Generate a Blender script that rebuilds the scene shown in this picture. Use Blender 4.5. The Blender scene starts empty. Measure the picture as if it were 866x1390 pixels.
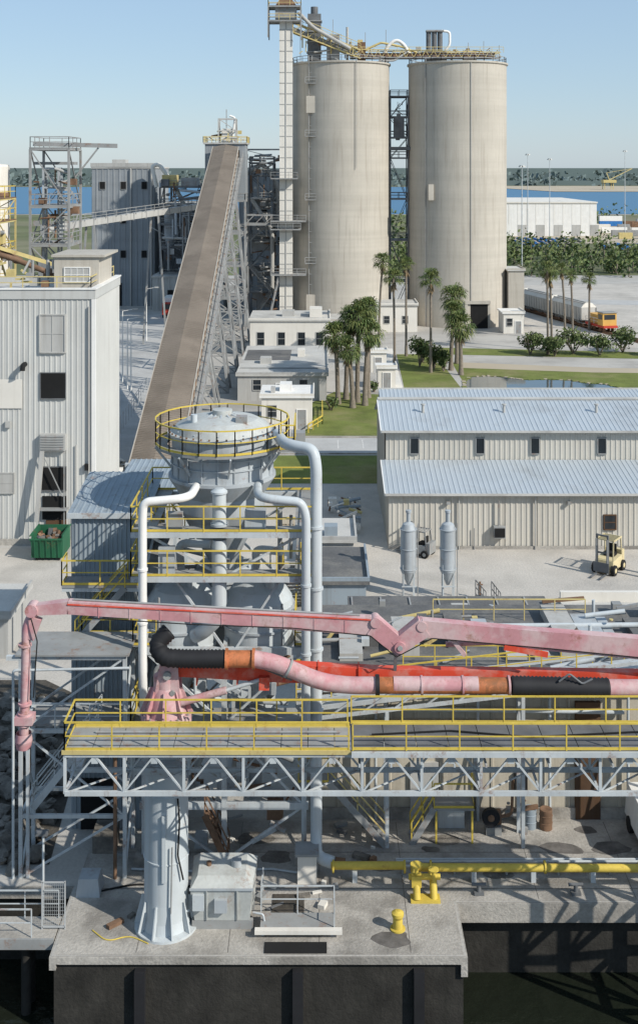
import bpy, math, random
from mathutils import Vector, Matrix, noise
R = random.Random(11)
scene = bpy.context.scene
COL = scene.collection

# ------------------------------------------------------------ materials
def mat(name, col, rough=.75, metal=0.0, var=.15, vscale=.6, streak=0.0, scol=(.12,.10,.08), rust=0.0,
        bump=0.0, bscale=6.0, bands=0.0, fine=0.0, spec=.3, patch=None, pscale=.1, pthr=.5, rthr=.58):
    m = bpy.data.materials.new(name); m.use_nodes = True
    nt = m.node_tree; N = nt.nodes; L = nt.links
    b = N["Principled BSDF"]
    b.inputs["Roughness"].default_value = rough
    b.inputs["Metallic"].default_value = metal
    b.inputs["Specular IOR Level"].default_value = spec
    tc = N.new("ShaderNodeTexCoord")
    def nz(sc, vec=(1,1,1), det=5, rg=.6):
        mp = N.new("ShaderNodeMapping"); mp.inputs["Scale"].default_value = vec
        L.new(tc.outputs["Object"], mp.inputs["Vector"])
        n = N.new("ShaderNodeTexNoise"); n.inputs["Scale"].default_value = sc
        n.inputs["Detail"].default_value = det; n.inputs["Roughness"].default_value = rg
        L.new(mp.outputs[0], n.inputs["Vector"]); return n.outputs["Fac"]
    def ramp(src, a, c, v0=0.0, v1=1.0):
        r = N.new("ShaderNodeMapRange"); r.inputs["From Min"].default_value = a; r.inputs["From Max"].default_value = c
        r.inputs["To Min"].default_value = v0; r.inputs["To Max"].default_value = v1
        L.new(src, r.inputs["Value"]); return r.outputs[0]
    def mix(fac, A, B):
        x = N.new("ShaderNodeMixRGB")
        L.new(fac, x.inputs[0])
        for i, c in ((1, A), (2, B)):
            if isinstance(c, tuple): x.inputs[i].default_value = (*c[:3], 1)
            else: L.new(c, x.inputs[i])
        return x.outputs[0]
    lo = tuple(max(0, c*(1-var)) for c in col); hi = tuple(min(1, c*(1+var)) for c in col)
    cur = mix(ramp(nz(vscale), .3, .7), lo, hi)
    if patch: cur = mix(ramp(nz(pscale, det=6, rg=.65), pthr-.06, pthr+.1, 0, .85), cur, patch)
    if fine: cur = mix(ramp(nz(7.0, det=6), .35, .75, 0, fine), cur, tuple(c*.45 for c in col))
    if bands: cur = mix(ramp(nz(.8, (.02,.02,1.0), det=4), .4, .65, 0, bands), cur, tuple(c*.72 for c in col))
    if streak: cur = mix(ramp(nz(1.6, (1,1,.05), det=5, rg=.7), .5, .75, 0, streak), cur, scol)
    if rust:
        cur = mix(ramp(nz(1.3, det=8, rg=.75), rthr, rthr+.1, 0, rust), cur, (.22,.09,.035))
        cur = mix(ramp(nz(2.6, (1,1,.1), det=6, rg=.75), rthr+.02, rthr+.16, 0, rust*.8), cur, (.20,.10,.05))
    L.new(cur, b.inputs["Base Color"])
    if bump:
        bm = N.new("ShaderNodeBump"); bm.inputs["Strength"].default_value = bump; bm.inputs["Distance"].default_value = .1
        L.new(nz(bscale, det=6), bm.inputs["Height"]); L.new(bm.outputs[0], b.inputs["Normal"])
    return m

M = {}
def mk(k, *a, **kw): M[k] = mat(k, *a, **kw)
mk('silo_concrete', (.47,.435,.375), .9, var=.08, vscale=.12, streak=.6, scol=(.27,.235,.19), bands=.3, bump=.1, fine=.12)
mk('ground_mat', (.44,.42,.385), .95, var=.12, vscale=.07, fine=.35, patch=(.31,.295,.27), pscale=.09, pthr=.54, bump=.3)
mk('dock_concrete', (.42,.395,.355), .92, var=.16, vscale=.5, fine=.5, patch=(.20,.185,.165), pscale=.35, pthr=.52, bump=.4, bscale=9)
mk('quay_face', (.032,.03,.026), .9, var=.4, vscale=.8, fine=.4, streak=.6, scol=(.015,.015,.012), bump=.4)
mk('dirt_lot', (.50,.465,.415), .97, var=.10, vscale=.3, fine=.35, patch=(.36,.335,.30), pscale=.12, pthr=.55, bump=.4)
mk('road_concrete', (.44,.435,.42), .92, var=.08, vscale=.4, fine=.25, patch=(.34,.335,.32), pscale=.15, pthr=.55)
mk('grass', (.16,.19,.045), .95, var=.3, vscale=.3, fine=.5, patch=(.27,.24,.11), pscale=.12, pthr=.56, bump=.6, bscale=12)
mk('scrub', (.12,.135,.06), .95, var=.35, vscale=.02, fine=.3, patch=(.26,.23,.16), pscale=.006, pthr=.52)
mk('sand', (.42,.36,.27), .95, var=.15, vscale=.02)
mk('dark_earth', (.085,.075,.062), .95, var=.5, vscale=.8, fine=.6, bump=.8, bscale=4)
mk('rock', (.17,.155,.135), .95, var=.5, vscale=1.0, fine=.5, bump=.6)
mk('metal_wall', (.50,.50,.475), .6, var=.06, vscale=.2, streak=.45, scol=(.31,.29,.26), fine=.1)
mk('warehouse_wall', (.50,.475,.42), .6, var=.06, vscale=.2, streak=.4, scol=(.30,.26,.21), fine=.1)
mk('cream_wall', (.47,.43,.35), .75, var=.08, vscale=.3, streak=.6, scol=(.20,.16,.12), fine=.2, rust=.4, rthr=.60)
mk('roof_bluegrey', (.43,.475,.51), .45, metal=.1, var=.06, vscale=.25, streak=0, fine=.12, patch=(.36,.385,.40), pscale=.25, pthr=.56)
mk('roof_dark', (.13,.13,.13), .9, var=.25, vscale=.4, fine=.5, patch=(.22,.21,.19), pscale=.3, pthr=.55)
mk('roof_light', (.50,.49,.46), .9, var=.1, vscale=.3, fine=.3, patch=(.32,.31,.29), pscale=.2, pthr=.55)
mk('blue_corr', (.255,.30,.335), .6, var=.1, vscale=.3, streak=.6, scol=(.15,.15,.14), rust=.5, rthr=.6)
mk('greyblue_wall', (.25,.27,.285), .8, var=.12, vscale=.1, streak=.6, scol=(.14,.14,.135), bands=.25)
mk('grey_wall', (.40,.395,.375), .8, var=.12, vscale=.15, streak=.5, scol=(.2,.18,.15))
mk('white_wall', (.66,.63,.57), .8, var=.06, vscale=.3, streak=.3, scol=(.4,.36,.3))
mk('white_paint', (.74,.73,.70), .5, var=.06, vscale=.5, streak=.25, scol=(.45,.38,.3))
mk('steel_white', (.47,.50,.51), .55, var=.14, vscale=.8, rust=.65, streak=.25, rthr=.56)
mk('pipe_grey', (.47,.505,.52), .42, var=.08, vscale=.5, rust=.45, streak=.45, scol=(.26,.24,.21), rthr=.60)
mk('tank_grey', (.37,.40,.42), .5, var=.1, vscale=.5, rust=.45, streak=.5, scol=(.2,.17,.14), rthr=.6)
mk('tank_lid', (.46,.475,.455), .6, var=.1, vscale=.8, rust=.5, streak=.4, scol=(.25,.2,.15), rthr=.56, fine=.25)
mk('steel_dark', (.13,.135,.14), .7, var=.3, rust=.3)
mk('steel_grey', (.27,.275,.27), .65, var=.2, rust=.55, rthr=.55)
mk('rusty', (.20,.12,.075), .9, var=.4, vscale=1.2, fine=.4)
mk('yellow', (.60,.45,.08), .6, var=.15, vscale=1.0, rust=.5, rthr=.58, fine=.2)
mk('yellow_pale', (.54,.44,.19), .6, var=.15, vscale=1.0, rust=.5, rthr=.56)
mk('crane_pink', (.51,.25,.265), .65, var=.14, vscale=.9, rust=.6, patch=(.56,.42,.41), pscale=.8, pthr=.48, rthr=.57, fine=.2)
mk('crane_red', (.60,.07,.035), .55, var=.12, vscale=.8, patch=(.54,.24,.19), pscale=.9, pthr=.54, rust=.35, rthr=.58)
mk('crane_orange', (.50,.17,.07), .6, var=.25, vscale=1.5, rust=.7, rthr=.48)
mk('rubber', (.018,.018,.02), .65, var=.3)
mk('conv_roof', (.235,.195,.155), .8, var=.16, vscale=.12, fine=.35, patch=(.17,.14,.11), pscale=.2, pthr=.52)
mk('conv_roof2', (.20,.165,.13), .8, var=.14, vscale=.12, fine=.3)
mk('conv_side', (.40,.365,.315), .8, var=.12, vscale=.2, streak=.5, scol=(.24,.19,.15))
mk('glass', (.02,.025,.03), .12, var=.2, spec=.6)
mk('dark', (.012,.012,.012), .9, var=.2)
mk('joint', (.13,.12,.11), .95, var=.4, vscale=2)
mk('shade_brown', (.10,.055,.03), .85, var=.3, streak=.3)  # own dark brown of doors, sleepers and rubbish
mk('green_paint', (.02,.11,.055), .6, var=.2, rust=.5)
mk('trunk', (.20,.17,.135), .95, var=.25, vscale=3, bump=.5)
mk('frond', (.075,.11,.03), .6, var=.4, vscale=1.5)
mk('frond2', (.14,.16,.05), .65, var=.3, vscale=1.5)
mk('frond_dead', (.26,.19,.11), .9, var=.3, vscale=2)
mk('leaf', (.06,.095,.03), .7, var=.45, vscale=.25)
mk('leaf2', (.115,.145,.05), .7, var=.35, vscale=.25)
mk('hazed_leaf', (.125,.165,.165), .95, var=.1, vscale=.01)  # bluish haze of distance is mixed into this leaf colour
mk('hazed_leaf2', (.135,.175,.17), .95, var=.1, vscale=.01)  # second far tone, aerial haze painted into its colour as well
mk('blue_tarp', (.03,.16,.42), .6, var=.2)
mk('red_paint', (.45,.05,.03), .6, var=.2)
mk('tire', (.02,.02,.02), .9, var=.2)
mk('fork_tan', (.60,.51,.30), .6, var=.1, rust=.4)
mk('line_white', (.62,.61,.58), .8, var=.2, vscale=2, fine=.5)
mk('loco', (.60,.35,.09), .5, var=.1, rust=.3)
mk('mesh_wire', (.40,.41,.41), .6, var=.1)

def water(name, col, rough, bscale, bstr, spec=.5):
    m = bpy.data.materials.new(name); m.use_nodes = True
    nt = m.node_tree; b = nt.nodes["Principled BSDF"]
    b.inputs["Base Color"].default_value = (*col, 1); b.inputs["Roughness"].default_value = rough
    b.inputs["Specular IOR Level"].default_value = spec
    tc = nt.nodes.new("ShaderNodeTexCoord"); n = nt.nodes.new("ShaderNodeTexNoise")
    n.inputs["Scale"].default_value = bscale; n.inputs["Detail"].default_value = 4
    bm = nt.nodes.new("ShaderNodeBump"); bm.inputs["Strength"].default_value = bstr; bm.inputs["Distance"].default_value = .2
    nt.links.new(tc.outputs["Object"], n.inputs["Vector"]); nt.links.new(n.outputs["Fac"], bm.inputs["Height"])
    nt.links.new(bm.outputs[0], b.inputs["Normal"]); M[name] = m
water('harbor_water', (.012,.015,.01), .15, 1.5, .5, .25)
water('pond_water_mat', (.05,.075,.085), .03, .8, .03, 1.0)
water('bay_water_mat', (.085,.19,.30), .55, .05, .3, .15)

# ------------------------------------------------------------ mesh builder
class Ob:
    def __init__(s, name):
        s.name = name; s.P = {}; s.p('body')
    def p(s, part):
        if part not in s.P: s.P[part] = dict(v=[], f=[], m=[], s=[], mats=[])
        s.c = s.P[part]; return s
    def add(s, vs, fs, m, smooth=False):
        c = s.c
        if m not in c['mats']: c['mats'].append(m)
        mi = c['mats'].index(m); o = len(c['v'])
        c['v'].extend([tuple(v) for v in vs])
        for f in fs:
            c['f'].append(tuple(i+o for i in f)); c['m'].append(mi); c['s'].append(smooth)
    def box(s, x0, x1, y0, y1, z0, z1, m):
        vs = [(x0,y0,z0),(x1,y0,z0),(x1,y1,z0),(x0,y1,z0),(x0,y0,z1),(x1,y0,z1),(x1,y1,z1),(x0,y1,z1)]
        s.add(vs, [(0,3,2,1),(4,5,6,7),(0,1,5,4),(1,2,6,5),(2,3,7,6),(3,0,4,7)], m)
    def hexa(s, a, b, m):
        s.add(list(a)+list(b), [(0,3,2,1),(4,5,6,7),(0,1,5,4),(1,2,6,5),(2,3,7,6),(3,0,4,7)], m)
    def beam(s, p, q, w, h=None, m='steel_white', w1=None, h1=None):
        p = Vector(p); q = Vector(q); h = h or w; w1 = w1 or w; h1 = h1 or h
        d = q-p
        if d.length < 1e-6: return
        d.normalize(); up = Vector((0,0,1)) if abs(d.z) < .98 else Vector((0,1,0))
        sd = d.cross(up).normalized(); u = sd.cross(d).normalized()
        A = [p+sd*(a*w/2)+u*(b*h/2) for a, b in ((-1,-1),(1,-1),(1,1),(-1,1))]
        B = [q+sd*(a*w1/2)+u*(b*h1/2) for a, b in ((-1,-1),(1,-1),(1,1),(-1,1))]
        s.hexa(A, B, m)
    def poly(s, pts, m): s.add(pts, [tuple(range(len(pts)))], m)
    def sweep(s, pts, rad, m, n=12, caps=True):
        pts = [Vector(p) for p in pts]; k = len(pts)
        if not hasattr(rad, '__len__'): rad = [rad]*k
        t0 = (pts[1]-pts[0]).normalized()
        a = Vector((0,0,1)) if abs(t0.z) < .9 else Vector((1,0,0))
        u = (a - t0*a.dot(t0)).normalized(); vs = []; rings = []
        for i in range(k):
            if i == 0: t = t0
            elif i == k-1: t = (pts[-1]-pts[-2]).normalized()
            else: t = ((pts[i+1]-pts[i]).normalized()+(pts[i]-pts[i-1]).normalized()).normalized()
            u = (u - t*u.dot(t)).normalized(); w = t.cross(u)
            ring = [pts[i]+(u*math.cos(2*math.pi*j/n)+w*math.sin(2*math.pi*j/n))*rad[i] for j in range(n)]
            rings.append(ring); vs += ring
        fs = [(i*n+j, i*n+(j+1)%n, (i+1)*n+(j+1)%n, (i+1)*n+j) for i in range(k-1) for j in range(n)]
        s.add(vs, fs, m, True)
        if caps:
            s.add(rings[0], [tuple(reversed(range(n)))], m); s.add(rings[-1], [tuple(range(n))], m)
    def tube(s, p, q, r, m, n=12, r1=None): s.sweep([p, q], [r, r if r1 is None else r1], m, n)
    def pipe(s, path, r, m, bend=None, n=12, rib=0, ribd=.12, flange=0):
        P = [Vector(p) for p in path]; bend = bend or r*2.5; out = [P[0]]
        for i in range(1, len(P)-1):
            a = P[i-1]-P[i]; c = P[i+1]-P[i]; bb = min(bend, a.length*.48, c.length*.48)
            A = P[i]+a.normalized()*bb; C = P[i]+c.normalized()*bb
            for t in range(7):
                t /= 6; out.append(A*(1-t)**2+P[i]*2*t*(1-t)+C*t*t)
        out.append(P[-1])
        if rib:
            fine = []
            for i in range(len(out)-1):
                l = (out[i+1]-out[i]).length; k = max(1, int(l/(rib/2)))
                for j in range(k): fine.append(out[i].lerp(out[i+1], j/k))
            fine.append(out[-1]); rad = [r*(1+(ribd if i % 2 else 0)) for i in range(len(fine))]
            s.sweep(fine, rad, m, n)
        else: s.sweep(out, r, m, n)
        if flange:
            for i in range(len(P)-1):
                d = P[i+1]-P[i]; k = int(d.length/flange)
                for j in range(1, k+1):
                    c = P[i]+d*(j/(k+1)); e = d.normalized()*.05
                    s.tube(c-e, c+e, r*1.25, m, n)
    def lathe(s, cx, cy, prof, m, n=32):
        for (r0, z0), (r1, z1) in zip(prof, prof[1:]):
            vs = [(cx+r0*math.cos(2*math.pi*j/n), cy+r0*math.sin(2*math.pi*j/n), z0) for j in range(n)] + \
                 [(cx+r1*math.cos(2*math.pi*j/n), cy+r1*math.sin(2*math.pi*j/n), z1) for j in range(n)]
            s.add(vs, [(j, (j+1)%n, n+(j+1)%n, n+j) for j in range(n)], m, True)
    def rail(s, pts, m='yellow', h=1.1, sp=1.5, w=.05, kick=True, closed=False):
        pts = [Vector(p) for p in pts]
        if closed: pts.append(pts[0])
        Z = Vector((0,0,1))
        for a, b in zip(pts, pts[1:]):
            L = (b-a).length; k = max(1, round(L/sp))
            for i in range(k+1):
                c = a.lerp(b, i/k); s.beam(c, c+Z*h, w, w, m)
            s.beam(a+Z*h, b+Z*h, w*1.15, w*1.15, m); s.beam(a+Z*h*.52, b+Z*h*.52, w*.8, w*.8, m)
            if kick: s.beam(a+Z*.07, b+Z*.07, .02, .1, m)
    def stairs(s, p, q, w, m='steel_grey', rm='yellow', rw=.05):
        p = Vector(p); q = Vector(q); d = Vector((q.x-p.x, q.y-p.y, 0)); sd = Vector((-d.y, d.x, 0)).normalized()*(w/2)
        for k in (-1, 1):
            s.beam(p+sd*k, q+sd*k, .06, .28, m)
            Z = Vector((0,0,1))
            for h in (.55, 1.0): s.beam(p+sd*k+Z*h, q+sd*k+Z*h, rw, rw, rm)
            n = max(2, int((q-p).length/1.4))
            for i in range(n+1):
                c = (p+sd*k).lerp(q+sd*k, i/n); s.beam(c, c+Z*1.0, rw, rw, rm)
        n = max(2, int(abs(q.z-p.z)/.24)); dn = d.normalized()*.13
        for i in range(n):
            c = p.lerp(q, (i+.5)/n)
            s.hexa([c-sd-dn, c+sd-dn, c+sd+dn, c-sd+dn], [v+Vector((0,0,.04)) for v in (c-sd-dn, c+sd-dn, c+sd+dn, c-sd+dn)], m)
    def ribs(s, a, b, c, d, m, pitch=.6, depth=.05, duty=.3):
        a, b, c, d = map(Vector, (a, b, c, d)); nrm = (b-a).cross(d-a).normalized()*depth
        n = max(1, int((b-a).length/pitch)); vs = []
        for i in range(n):
            for t, o in ((0, 0), (1-duty*1.3, 0), (1-duty, 1), (1-duty*.3, 1)):
                u = (i+t)/n; vs.append(a.lerp(b, u)+nrm*o); vs.append(d.lerp(c, u)+nrm*o)
        vs.append(b.copy()); vs.append(c.copy()); k = len(vs)//2
        s.add(vs, [(2*i, 2*i+2, 2*i+3, 2*i+1) for i in range(k-1)], m)
    def frame(s, x0, x1, y0, y1, levels, m='steel_grey', w=.25, brace=True, deck=None, rail=None, rw=.1):
        for x in (x0, x1):
            for y in (y0, y1): s.beam((x,y,levels[0]), (x,y,levels[-1]), w, w, m)
        for i, z in enumerate(levels):
            if i == 0: continue
            zp = levels[i-1]
            for a, b in (((x0,y0),(x1,y0)), ((x0,y1),(x1,y1)), ((x0,y0),(x0,y1)), ((x1,y0),(x1,y1))):
                s.beam((*a, z), (*b, z), w*.7, w, m)
                if brace:
                    if i % 2: s.beam((*a, zp), (*b, z), w*.5, w*.5, m)
                    else: s.beam((*b, zp), (*a, z), w*.5, w*.5, m)
            if deck: s.box(x0-.1, x1+.1, y0-.1, y1+.1, z+w*.5, z+w*.5+.08, deck)
            if rail: s.rail([(x0,y0,z+w*.5+.08), (x1,y0,z+w*.5+.08), (x1,y1,z+w*.5+.08), (x0,y1,z+w*.5+.08)], rail, w=rw, closed=True, kick=False, sp=2)
    def win(s, xc, y, z0, w, h, sub=1, fm='white_paint', gm='glass', fw=.08, proud=.08):
        s.box(xc-w/2, xc+w/2, y-proud*.5, y+.05, z0, z0+h, gm)
        for a, b, c, d in ((xc-w/2-fw, xc-w/2, z0-fw, z0+h+fw), (xc+w/2, xc+w/2+fw, z0-fw, z0+h+fw)):
            s.box(a, b, y-proud, y+.05, c, d, fm)
        s.box(xc-w/2, xc+w/2, y-proud, y+.05, z0+h, z0+h+fw, fm)
        s.box(xc-w/2, xc+w/2, y-proud-.04, y+.05, z0-fw, z0, fm)
        for i in range(1, sub):
            X = xc-w/2+w*i/sub; s.box(X-.025, X+.025, y-proud*.8, y, z0, z0+h, fm)
        if sub: s.box(xc-w/2, xc+w/2, y-proud*.75, y, z0+h*.5-.03, z0+h*.5+.03, fm)
    def leaves(s, c, r, n, size, mats=('leaf', 'leaf2')):
        for _ in range(n):
            while True:
                v = Vector((R.uniform(-1,1), R.uniform(-1,1), R.uniform(-1,1)))
                if .25 < v.length < 1: break
            if noise.noise(Vector((v.x*2+c[0]*.3, v.y*2+c[1]*.3, v.z*2+c[2]))) < -.12: continue
            q = Vector((c[0]+v.x*r[0], c[1]+v.y*r[1], c[2]+v.z*r[2]))
            a = Vector((R.gauss(0,1), R.gauss(0,1), R.gauss(0,1))).normalized()
            b = a.orthogonal().normalized(); e = a.cross(b); z = size*R.uniform(.5, 1.3)
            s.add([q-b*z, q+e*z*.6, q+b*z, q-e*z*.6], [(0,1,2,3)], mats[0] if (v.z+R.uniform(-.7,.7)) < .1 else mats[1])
    def clutter(s, x0, x1, y0, y1, z0, z1, n, mats, smin=.3, smax=1.5):
        for i in range(n):
            x = R.uniform(x0,x1); y = R.uniform(y0,y1); z = R.uniform(z0,z1); k = R.random(); m = R.choice(mats); sz = R.uniform(smin,smax)
            if k < .35: s.tube((x,y,z),(min(x1,x+sz*3)+.01,y,z+R.uniform(-.6,.6)), sz*.18, m, 8)
            elif k < .6: s.tube((x,y,z),(x,y,min(z1,z+sz*4)+.01), sz*.16, m, 8)
            elif k < .8: s.box(x,x+sz,y,y+sz,z,z+sz*.9,m)
            else: s.beam((x,y,z),(x+R.uniform(-3,3)*sz,y,z+R.uniform(-2,2)*sz), .16,.16,m)
    def done(s, loc=None):
        parts = {k: v for k, v in s.P.items() if v['v']}
        objs = []
        for k, c in parts.items():
            nm = s.name if len(parts) == 1 else k
            me = bpy.data.meshes.new(nm); me.from_pydata(c['v'], [], c['f'])
            for m in c['mats']: me.materials.append(M[m])
            me.polygons.foreach_set('material_index', c['m']); me.polygons.foreach_set('use_smooth', c['s'])
            me.update(); o = bpy.data.objects.new(nm, me); COL.objects.link(o); objs.append(o)
        if len(objs) == 1: root = objs[0]
        else:
            root = bpy.data.objects.new(s.name, None); COL.objects.link(root)
            for o in objs: o.parent = root
        if loc: root.location = loc
        return root

def sheet(name, pts, z, m):
    o = Ob(name); o.poly([(x, y, z) for x, y in pts], m); return o.done()

# ------------------------------------------------------------ ground, water
o = Ob('ground')
for a, b, y0 in ((-9000,-10.2,49.2),(-10.2,5.6,44.8),(5.6,9000,48.1)):
    o.add([(a,y0,0),(b,y0,0),(b,9000,0),(a,9000,0)], [(0,1,2,3)], 'ground_mat')
o.done()
sheet('harbor_water', [(-400,-200),(400,-200),(400,60),(-400,60)], -3.2, 'harbor_water')
q = Ob('quay_wall')
q.p('lip')
q.box(-10.2, 5.6, 44.75, 46.2, -.28, -.01, 'dock_concrete'); q.box(5.602, 300, 48.05, 49.5, -.8, -.01, 'dock_concrete')
q.box(-300, -10.202, 49.15, 50.6, -.5, -.01, 'dock_concrete'); q.box(5.4, 5.65, 44.752, 48.05, -.75, -.012, 'dock_concrete')
q.box(-10.25, -10.0, 44.752, 49.15, -.5, -.012, 'dock_concrete')
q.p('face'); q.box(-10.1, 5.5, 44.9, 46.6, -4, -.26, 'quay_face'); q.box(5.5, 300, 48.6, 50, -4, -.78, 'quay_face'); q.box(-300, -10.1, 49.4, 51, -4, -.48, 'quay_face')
q.p('rubber_fenders')
for x in (-7,-1,3.6): q.box(x,x+.4,44.6,44.9,-2.8,-.5,'rubber')
q.done()
sheet('dock_pavement', [(-10.1,44.9),(5.5,44.9),(5.5,48.2),(30,48.2),(30,54.4),(-10.1,54.4)], .006, 'dock_concrete')
sheet('dirt_lot_ground', [(0,74),(60,74),(60,93),(8,93),(8,98),(-1,112),(-7,112),(-7,92),(-3,80)], .006, 'dirt_lot')
sheet('gravel_yard', [(-40,66),(-8,66),(-8,93),(-40,93)], .006, 'dirt_lot')
sheet('rocky_ground', [(-60,50.7),(-11.6,50.7),(-12.6,66),(-16,69),(-60,69)], .012, 'dark_earth')
sheet('plant_road', [(-22,104),(-13,104),(-20,170),(-24,245),(-40,245),(-33,170)], .012, 'road_concrete')
sheet('cross_road', [(-5,124),(70,124),(70,131),(-5,131)], .012, 'road_concrete')
sheet('grass_lawn', [(-5,112),(10,112),(10,123),(-5,123)], .014, 'grass')
sheet('grass_lawn', [(-1.6,132),(8,132),(8.5,156),(2,158),(-1.2,150)], .014, 'grass')
sheet('grass_lawn', [(11.5,157),(19.5,157),(19,176),(17,190),(12.5,190)], .014, 'grass')
sheet('grass_lawn', [(19.8,140),(90,140),(90,172),(40,176),(20.5,182)], .014, 'grass')
sheet('grass_lawn', [(19,190),(60,184),(60,191),(20,197)], .014, 'grass')
sheet('footpath', [(8.6,150),(11.2,150),(12.2,196),(10.4,196)], .018, 'white_wall')
sheet('gravel_path', [(21,177),(40,173),(95,169),(95,172),(42,177),(22,182)], .024, 'sand')
pp = [(19.6,150),(38,150),(40,156),(41.2,160.5),(39.8,163.5),(37.4,164.2),(35.6,166.5),(32.5,167.4),(29,167.0),(27,168.8),(24.2,170.2),(21.8,169.4),(20.4,166),(19.8,160)]
sheet('pond_water', pp, .03, 'pond_water_mat')
o = Ob('pond_bank')
for i in range(2, len(pp)-1):
    a, b = pp[i], pp[i+1]
    for j in range(6):
        u0 = Vector(a).lerp(Vector(b), j/6); u1 = Vector(a).lerp(Vector(b), (j+1)/6)
        o.beam((u0.x+R.uniform(-.15,.15),u0.y,.05),(u1.x,u1.y+R.uniform(-.2,.2),.05),R.uniform(.3,.7),.08,R.choice(['sand','grass','grass']))
o.done()
sheet('rail_yard_ground', [(36,198),(120,190),(160,320),(40,300)], .012, 'dirt_lot')
sheet('access_road', [(46,262),(140,246),(140,254),(46,272)], .03, 'road_concrete')
sheet('access_road', [(44,204),(140,198),(140,203),(44,209)], .03, 'road_concrete')
sheet('coastal_scrub', [(-1500,330),(1500,330),(1500,760),(-1500,760)], .03, 'scrub')
sheet('bay_water', [(-6000,770),(6000,770),(6000,1900),(-6000,1900)], .2, 'bay_water_mat')
sheet('far_shore', [(-6000,1900),(6000,1900),(6000,8900),(-6000,8900)], .4, 'scrub')
sheet('sand_beach', [(300,1500),(700,1480),(1400,1560),(1400,1980),(250,1980)], .6, 'sand')
sheet('port_yard', [(70,470),(400,470),(400,640),(120,640)], .06, 'sand')
o = Ob('road_markings')
for i in range(12):
    y = 112+i*9; x = -18-(y-104)*.085
    o.poly([(x-.08,y,.02),(x+.08,y,.02),(x-.25,y+3.5,.02),(x-.41,y+3.5,.02)], 'line_white')
for a, b in (((-21.6,106),(-32,170)), ((-13.6,106),(-20.3,170))):
    o.poly([(a[0],a[1],.02),(a[0]+.15,a[1],.02),(b[0]+.15,b[1],.02),(b[0],b[1],.02)], 'line_white')
for i in range(7): o.poly([(2+i*2.7,126,.02),(2.12+i*2.7,126,.02),(2.12+i*2.7,130,.02),(2+i*2.7,130,.02)], 'line_white')
o.done()
o = Ob('kerb')
o.beam((-5,131.2,.06), (30,131.2,.06), .2, .14, 'dock_concrete'); o.beam((-5,123.6,.06), (60,123.6,.06), .2, .14, 'dock_concrete')
o.done()
o = Ob('pavement_joints')
for x in (-7,-3.5,0,3.5): o.poly([(x,45,.011),(x+.025,45,.011),(x+.025,54,.011),(x,54,.011)], 'joint')
for x in (9,13,17,21): o.poly([(x,48.3,.011),(x+.025,48.3,.011),(x+.025,54,.011),(x,54,.011)], 'joint')
o.poly([(-10,49.0,.0125),(22,49.0,.0125),(22,49.03,.0125),(-10,49.03,.0125)], 'joint'); o.poly([(-10,51.6,.0125),(22,51.6,.0125),(22,51.63,.0125),(-10,51.63,.0125)], 'joint')
o.done()
o = Ob('oil_stain')
for i in range(20):
    cx_, cy_, r_ = R.uniform(-8,16), R.uniform(45.6,53.5), R.uniform(.2,.9)
    if cx_ > 5 and cy_ < 49.2: continue
    o.poly([(cx_+r_*math.cos(a*math.pi/9)*(1+.5*noise.noise(Vector((math.cos(a*math.pi/9)*1.5,i*3.1,math.sin(a*math.pi/9))))), cy_+r_*.6*math.sin(a*math.pi/9)*(1+.5*noise.noise(Vector((math.cos(a*math.pi/9),i*1.7,math.sin(a*math.pi/9)*1.5)))), .0085+i*.0001) for a in range(18)], R.choice(['joint','rock','rock']))
o.done()

# ------------------------------------------------------------ far background
o = Ob('distant_treeline')
for i in range(520):
    x = R.uniform(-1300, 1300); y = R.uniform(2000, 2700); h = R.uniform(12, 28)
    o.leaves((x, y, h*.35), (R.uniform(18,40), 12, h*.75), 26, 5.5, ('hazed_leaf', 'hazed_leaf2'))
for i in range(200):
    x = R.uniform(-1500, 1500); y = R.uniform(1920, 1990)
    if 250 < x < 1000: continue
    o.leaves((x, y, 5), (30, 8, 10), 18, 4, ('hazed_leaf', 'hazed_leaf2'))
o.beam((-4000,3200,6), (4000,3200,6), 50, 50, 'hazed_leaf'); o.beam((-4000,2500,4), (4000,2500,4), 10, 30, 'hazed_leaf'); o.beam((-4000,2050,2), (4000,2050,2), 10, 14, 'hazed_leaf')
o.done()
o = Ob('tree_belt')
for i in range(230):
    y = R.uniform(318, 420); x = R.uniform(12, 150)*(y/330)
    h = R.uniform(3.5, 7.5)*(1.0 if y < 380 else 1.2)
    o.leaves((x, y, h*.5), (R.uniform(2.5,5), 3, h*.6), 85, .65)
    o.tube((x,y,0), (x,y,h*.5), .2, 'trunk', 5)
o.done()
o = Ob('scrub_vegetation')
for i in range(160):
    y = R.uniform(430, 740); x = R.uniform(-60, 420)
    if 470 < y < 640 and x > 70: continue
    o.leaves((x, y, 2.5), (R.uniform(4,12), 4, R.uniform(2,6)), 36, 1.4)
o.done()
w = Ob('white_warehouse')
w.p('walls').box(83, 123, 522, 600, 0, 14.6, 'white_paint'); w.p('roof').box(82.6, 123.4, 521.6, 600.4, 14.6, 15.2, 'white_wall')
w.p('doors')
for x in range(88, 122, 8): w.box(x, x+4, 521.9, 522.05, 0, 5, 'grey_wall')
w.p('panel_joints')
for x in range(84, 123, 4): w.box(x, x+.15, 521.93, 522.0, 5.2, 14.4, 'white_wall')
w.done()
o = Ob('container_stack')
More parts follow.
